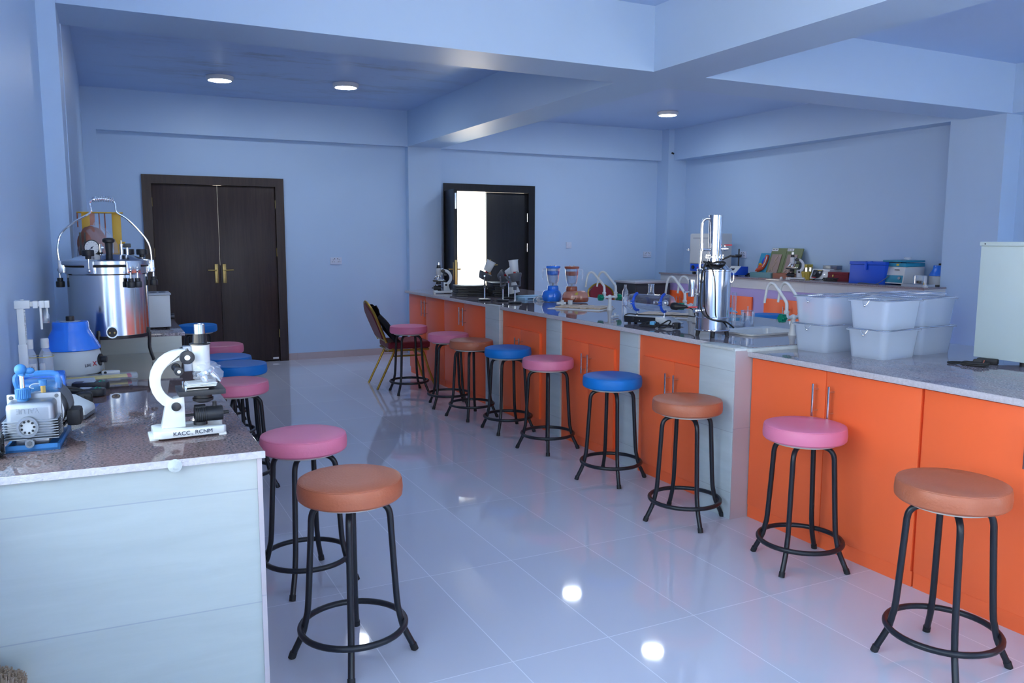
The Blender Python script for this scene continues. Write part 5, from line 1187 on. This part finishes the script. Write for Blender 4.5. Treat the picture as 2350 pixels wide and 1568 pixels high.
for y, l in ((7.945, 'olive framed relief board leaning on the wall beside the blue board'), (7.676, 'olive framed relief board leaning behind the bench microscope')):
    t = lean_board(y, .265, .385, .014, M_boardgreen, 'relief_board', l, 'board', 7.775, 'olive framed relief boards')
    MB().box(-.095, .075, -.026, -.012, .03, .30, .008).build('relief_panel', M_relief, t)
    MB().tube([(.02, -.028, .285), (.015, -.029, .255), (-.01, -.03, .21), (.02, -.03, .19), (-.01, -.03, .14), (-.02, -.03, .09), (.01, -.03, .05)], .004, 6, smooth=4).tube([(-.02, -.03, .10), (-.05, -.03, .085), (-.06, -.03, .06), (-.09, -.03, .045), (.03, -.03, .04)], .004, 6, smooth=4).build('raised_line', M_trayb if False else M_pale, t)
    lb = MB().box(-.128, -.02, -.0155, -.0135, .345, .38).build('paper_label', M_paper, t)
    MB().box(-.118, -.08, -.0162, -.0152, .358, .366).box(-.068, -.035, -.0162, -.0152, .358, .366).build('printed_mark', M_ink, lb)
t = rthing('plastic_tray', 'long low sea green plastic tray before the leaning boards', 'tray', 7.68, 8.00)
MB().frame(rrect(-.195, .195, -.075, .075, .02), rrect(-.185, .185, -.065, .065, .018), .0, .055).box(-.188, .188, -.068, .068, 0, .004).build('tray', M_trayg, t)
t = rthing('plastic_tray', 'long low terracotta tray left of the bench microscope', 'tray', 7.68, 7.62)
MB().frame(rrect(-.165, .165, -.075, .075, .02), rrect(-.155, .155, -.065, .065, .018), .0, .06).box(-.158, .158, -.068, .068, 0, .004).build('tray', M_trayb, t)
# yellow tube racks
for (x, y, z, l, h) in ((7.735, 7.335, WZB, 'yellow plastic tube rack on the bench right of the microscope', .09), (7.84, 7.43, WZB, 'taller yellow plastic tube rack behind the other yellow one', .175)):
    t = thing('tube_rack', l, 'rack', (x, y, z), -PI/2, 'yellow tube racks')
    w_ = .085 if h < .1 else .045
    MB().box(-w_, w_, -.05, .05, 0, .01).box(-w_, w_, -.05, .05, h-.012, h).build('deck', M_yelp, t)
    for k in range(7 if h < .1 else 4): 
        x_ = -w_+2*w_*(k+.5)/(7 if h < .1 else 4)
        MB().box(x_-.009, x_+.009, -.05, .05, .01, h-.012).build('divider', M_yelp, t)
t = thing('specimen_lid', 'clear plastic lid lying on the yellow tube rack', 'lid', (7.735, 7.31, WZB+.091), -PI/2)
MB().frame(rrect(-.07, .07, -.04, .04, .01), rrect(-.066, .066, -.036, .036, .008), 0, .05).build('lid', M_thin, t)
t = thing('stopper', 'tiny white cap on the bench beside the microscope foot', 'stopper', (7.375, 7.39, WZB))
MB().lathe([(0, 0), (.02, 0), (.018, .022), (.01, .03), (0, .031)], seg=16).build('cap', M_whitep, t)
# shaker
t = rthing('orbital_shaker', 'white instrument with black and red front panel beside the dark red box', 'shaker', 7.77, 7.075); t.scale = (.72, .95, .85)
MB().prism([(-.13, .012), (.13, .012), (.13, .15), (-.02, .155), (-.075, .15)], -.185, .185, .012, M=RZ(-PI/2) @ RX90).xf(RZ(PI)).build('housing', M_white, t)
pn = MB().prism([(-.11, -.055), (-.02, -.068), (.05, -.055), (.085, .0), (.085, .06), (-.115, .06)], 0, .003, .001, M=T(-.03, -.109, .083) @ RXm(R(68))).build('front_panel', M_black, t)
Mp = T(-.03, -.112, .083) @ RXm(R(68))
MB().box(-.10, -.01, -.058, -.048, .003, .0045, M=Mp).box(-.06, .0, -.062, -.058, .003, .0045, M=Mp).build('red_stripe', M_red, pn)
MB().box(-.02, .07, .048, .056, .003, .0045, M=Mp).build('yellow_stripe', M_yelp, pn)
MB().cyl((.05, .02, .003), (.05, .02, .016), .014, seg=18).xf(Mp).build('dial', M_whitep, pn)
MB().cyl((-.05, -.0, .003), (-.05, .0, .012), .022, seg=18).xf(Mp).build('knob', M_dgrey, pn)
for x, y in ((-.13, -.09), (.13, -.09), (-.13, .1), (.13, .1)): MB().cyl((x, y, 0), (x, y, .013), .015).build('foot', M_rubber, t)
MB().box(-.06, .23, .0, .10, .15, .205, .002).build('platform', M_castal, t)
t = rthing('wooden_box', 'dark red box between the white instrument and the blue box', 'box', 7.73, 6.77); t.scale = (.88, 1, .9)
MB().box(-.17, .17, -.09, .09, 0, .075, .003).build('body', M_maroon, t)
MB().box(-.17, .17, -.09, .09, .076, .115, .003).build('lid', M_maroon, t)
MB().box(-.09, -.065, -.094, -.09, .05, .08, .001).build('clasp', M_brass, t)
t = thing('mains_lead', 'bundled black cable in front of the dark red box', 'cord', (7.55, 6.80, WZB))
MB().tube([(x, y, z) for x, y, z in coil(10, .06, .6, 1.6, .03, .2, 15, 4)], .005, 8, smooth=3).build('cable', M_rubber, t)
t = rthing('cool_box', 'large royal blue box with a hinged lid and latch on the right bench', 'box', 7.635, 6.23); t.scale = (.80, .95, .92)
MB().prism([(-.30, 0), (.275, 0), (.29, .225), (-.285, .225)], -.17, .17, .006, M=RX90).build('body', M_bluep2, t)
MB().box(-.292, .297, -.178, .178, .226, .262, .005).build('lid', M_bluep2, t)
MB().box(-.03, .01, -.19, -.176, .165, .25, .004).build('latch', M_bluep2, t)
hn = MB().cyl((.06, -.176, .262), (.09, -.176, .262), .006).cyl((-.02, -.176, .262), (.0, -.176, .262), .006).build('hinge', M_bluep2, t)
t = thing('thin_cable', 'thin dark cable loop before the royal blue box', 'cable', (7.405, 6.07, WZB))
MB().tube([(.05, -.14, .10), (.03, -.10, .06), (.0, -.02, .006), (-.03, .1, .004), (-.04, .18, .004), (.0, .17, .012), (.03, .06, .004), (.02, -.04, .004)], .004, 8, smooth=5).build('cable', M_dgrey, t)
t = rthing('floor_centrifuge', 'grey centrifuge with teal lid and control strip on the right bench', 'centrifuge', 7.53, 5.42, None, 0)
t.location = (7.66, 5.93, WZB); t.scale = (.83, .83, .78)
MB().prism([(-.20, .02), (.20, .02), (.20, .25), (-.16, .25)], -.17, .17, .008, M=RZ(-PI/2) @ RX90).xf(RZ(PI)).build('body', M_cream, t)
MB().prism([(-.168, .25), (.20, .25), (.20, .30), (-.165, .30)], -.175, .175, .006, M=RZ(-PI/2) @ RX90).xf(RZ(PI)).build('teal_collar', M_teal, t)
ld = MB().box(-.174, .174, -.166, .20, .312, .338, .008).build('lid', M_teal, t)
MB().box(-.10, .10, -.165, -.15, .300, .313).build('lid_gap', M_black, t)
MB().box(.04, .075, -.172, -.164, .265, .290, .001).build('yellow_label', M_yelp, t)
Mf = T(0, -.186, .085) @ RXm(R(80))
pn = MB().box(-.155, .155, -.05, .05, -.002, .004, .001, M=Mf).build('control_strip', M_teal, t)
for x in (-.115, .11): MB().cyl((x, .012, .004), (x, .012, .018), .02, seg=20).xf(Mf).build('knob', M_castal, pn)
MB().box(-.15, -.09, .0, .004, -.1705, -.168, M=Matrix.Identity(4)).box(-.15, -.10, -.1765, -.172, .215, .223).box(.02, .09, -.1765, -.172, .205, .214).build('printed_mark', M_ink, t)
for x, y in ((-.14, -.17), (.14, -.17), (-.14, .17), (.14, .17)): MB().cyl((x, y, 0), (x, y, .021), .02).build('foot', M_rubber, t)
MB().lathe([(0, .345), (.045, .345), (.045, .375), (.042, .375), (.042, .348), (0, .348)], (0.02, .06, 0), seg=24).build('clear_dish', M_bag, t)
bpy.data.objects
t = thing('glass_slab', 'grey glass slab under the clear dish on the right bench end', 'slab', (7.455, 5.575, WZB), -PI/2)
MB().box(-.125, .125, -.10, .09, .001, .028, .003).build('slab', M_frost, t)
t = thing('glass_dish', 'clear round glass jar standing on the grey glass slab', 'jar', (7.455, 5.56, WZB+.029))
MB().lathe([(0, 0), (.062, 0), (.066, .004), (.066, .085), (.063, .088), (.060, .085), (.060, .006), (0, .004)], seg=36).build('jar', M_thin, t)
MB().box(-.035, .035, -.02, .02, .006, .035, .012).build('dark_content', M_blackp, t)
t = centrifuge((7.50, 5.10, WZB), R(-60), 'blue domed centrifuge cut by the column at the end of the right bench')
t.location = (7.815, 5.604, WZB); t.scale = (.90, .90, .92)
t = thing('plastic_spool', 'tiny white knob at the end of the right bench', 'knob', (7.405, 5.46, WZB))
MB().lathe([(0, 0), (.028, 0), (.028, .014), (.012, .018), (.012, .03), (.008, .045), (0, .046)], seg=20).build('knob', M_whitep, t)
MB().cyl((-.01, .01, .018), (-.01, .01, .05), .004).build('brass_pin', M_brass, t)
# ================================================================== LIGHT
wd = bpy.data.worlds.new('sky'); SC.world = wd; wd.use_nodes = True
wt = wd.node_tree; bg = wt.nodes['Background']; bg.inputs[1].default_value = 2.6
tc = N(wt, 'ShaderNodeTexCoord'); sx = N(wt, 'ShaderNodeSeparateXYZ'); wt.links.new(tc.outputs['Generated'], sx.inputs[0])
mr = N(wt, 'ShaderNodeMapRange'); mr.inputs['From Min'].default_value = -.25; mr.inputs['From Max'].default_value = .35; wt.links.new(sx.outputs['Z'], mr.inputs[0])
mx = N(wt, 'ShaderNodeMix', data_type='RGBA'); wt.links.new(mr.outputs[0], mx.inputs[0])
mx.inputs[6].default_value = (1.32, 1.10, .80, 1); mx.inputs[7].default_value = (.60, .80, .97, 1)   # sunlit ground below, pale blue sky above
wt.links.new(mx.outputs[2], bg.inputs[0])
def portal(name, loc, rot, sx, sy):
    l = bpy.data.lights.new(name, 'AREA'); l.shape = 'RECTANGLE'; l.size = sx; l.size_y = sy; l.cycles.is_portal = True
    o = bpy.data.objects.new(name, l); COL.objects.link(o); o.location = loc; o.rotation_euler = rot
for i, (a, b_) in enumerate(WN): portal('window_portal', ((a+b_)/2, YF-.02, (WZ[0]+WZ[1])/2), (PI/2, 0, 0), b_-a, WZ[1]-WZ[0])
for a, b_ in LWS: portal('window_portal', (-.62, (a+b_)/2, (LZ_[0]+LZ_[1])/2), (PI/2, 0, -PI/2), b_-a, LZ_[1]-LZ_[0])
portal('door_portal', (4.5, YB+.1, 1.08), (-PI/2, 0, 0), .7, 2.1)
sl = bpy.data.lights.new('sun', 'SUN'); sl.energy = 50; sl.angle = R(.5); sl.color = (1, .92, .76)
so = bpy.data.objects.new('sun', sl); COL.objects.link(so); so.location = (2, -8, 9); so.rotation_euler = Vector((.05, .5, -.87)).to_track_quat('-Z', 'Y').to_euler()
SC.view_settings.view_transform = 'Standard'; SC.view_settings.look = 'None'; SC.view_settings.gamma = 1
SC.view_settings.exposure = 1.58
SC.cycles.max_bounces = 12; SC.cycles.diffuse_bounces = 6; SC.cycles.transparent_max_bounces = 24; SC.cycles.transmission_bounces = 10
SC.cycles.caustics_reflective = False; SC.cycles.caustics_refractive = False
SC.cycles.sample_clamp_indirect = 6
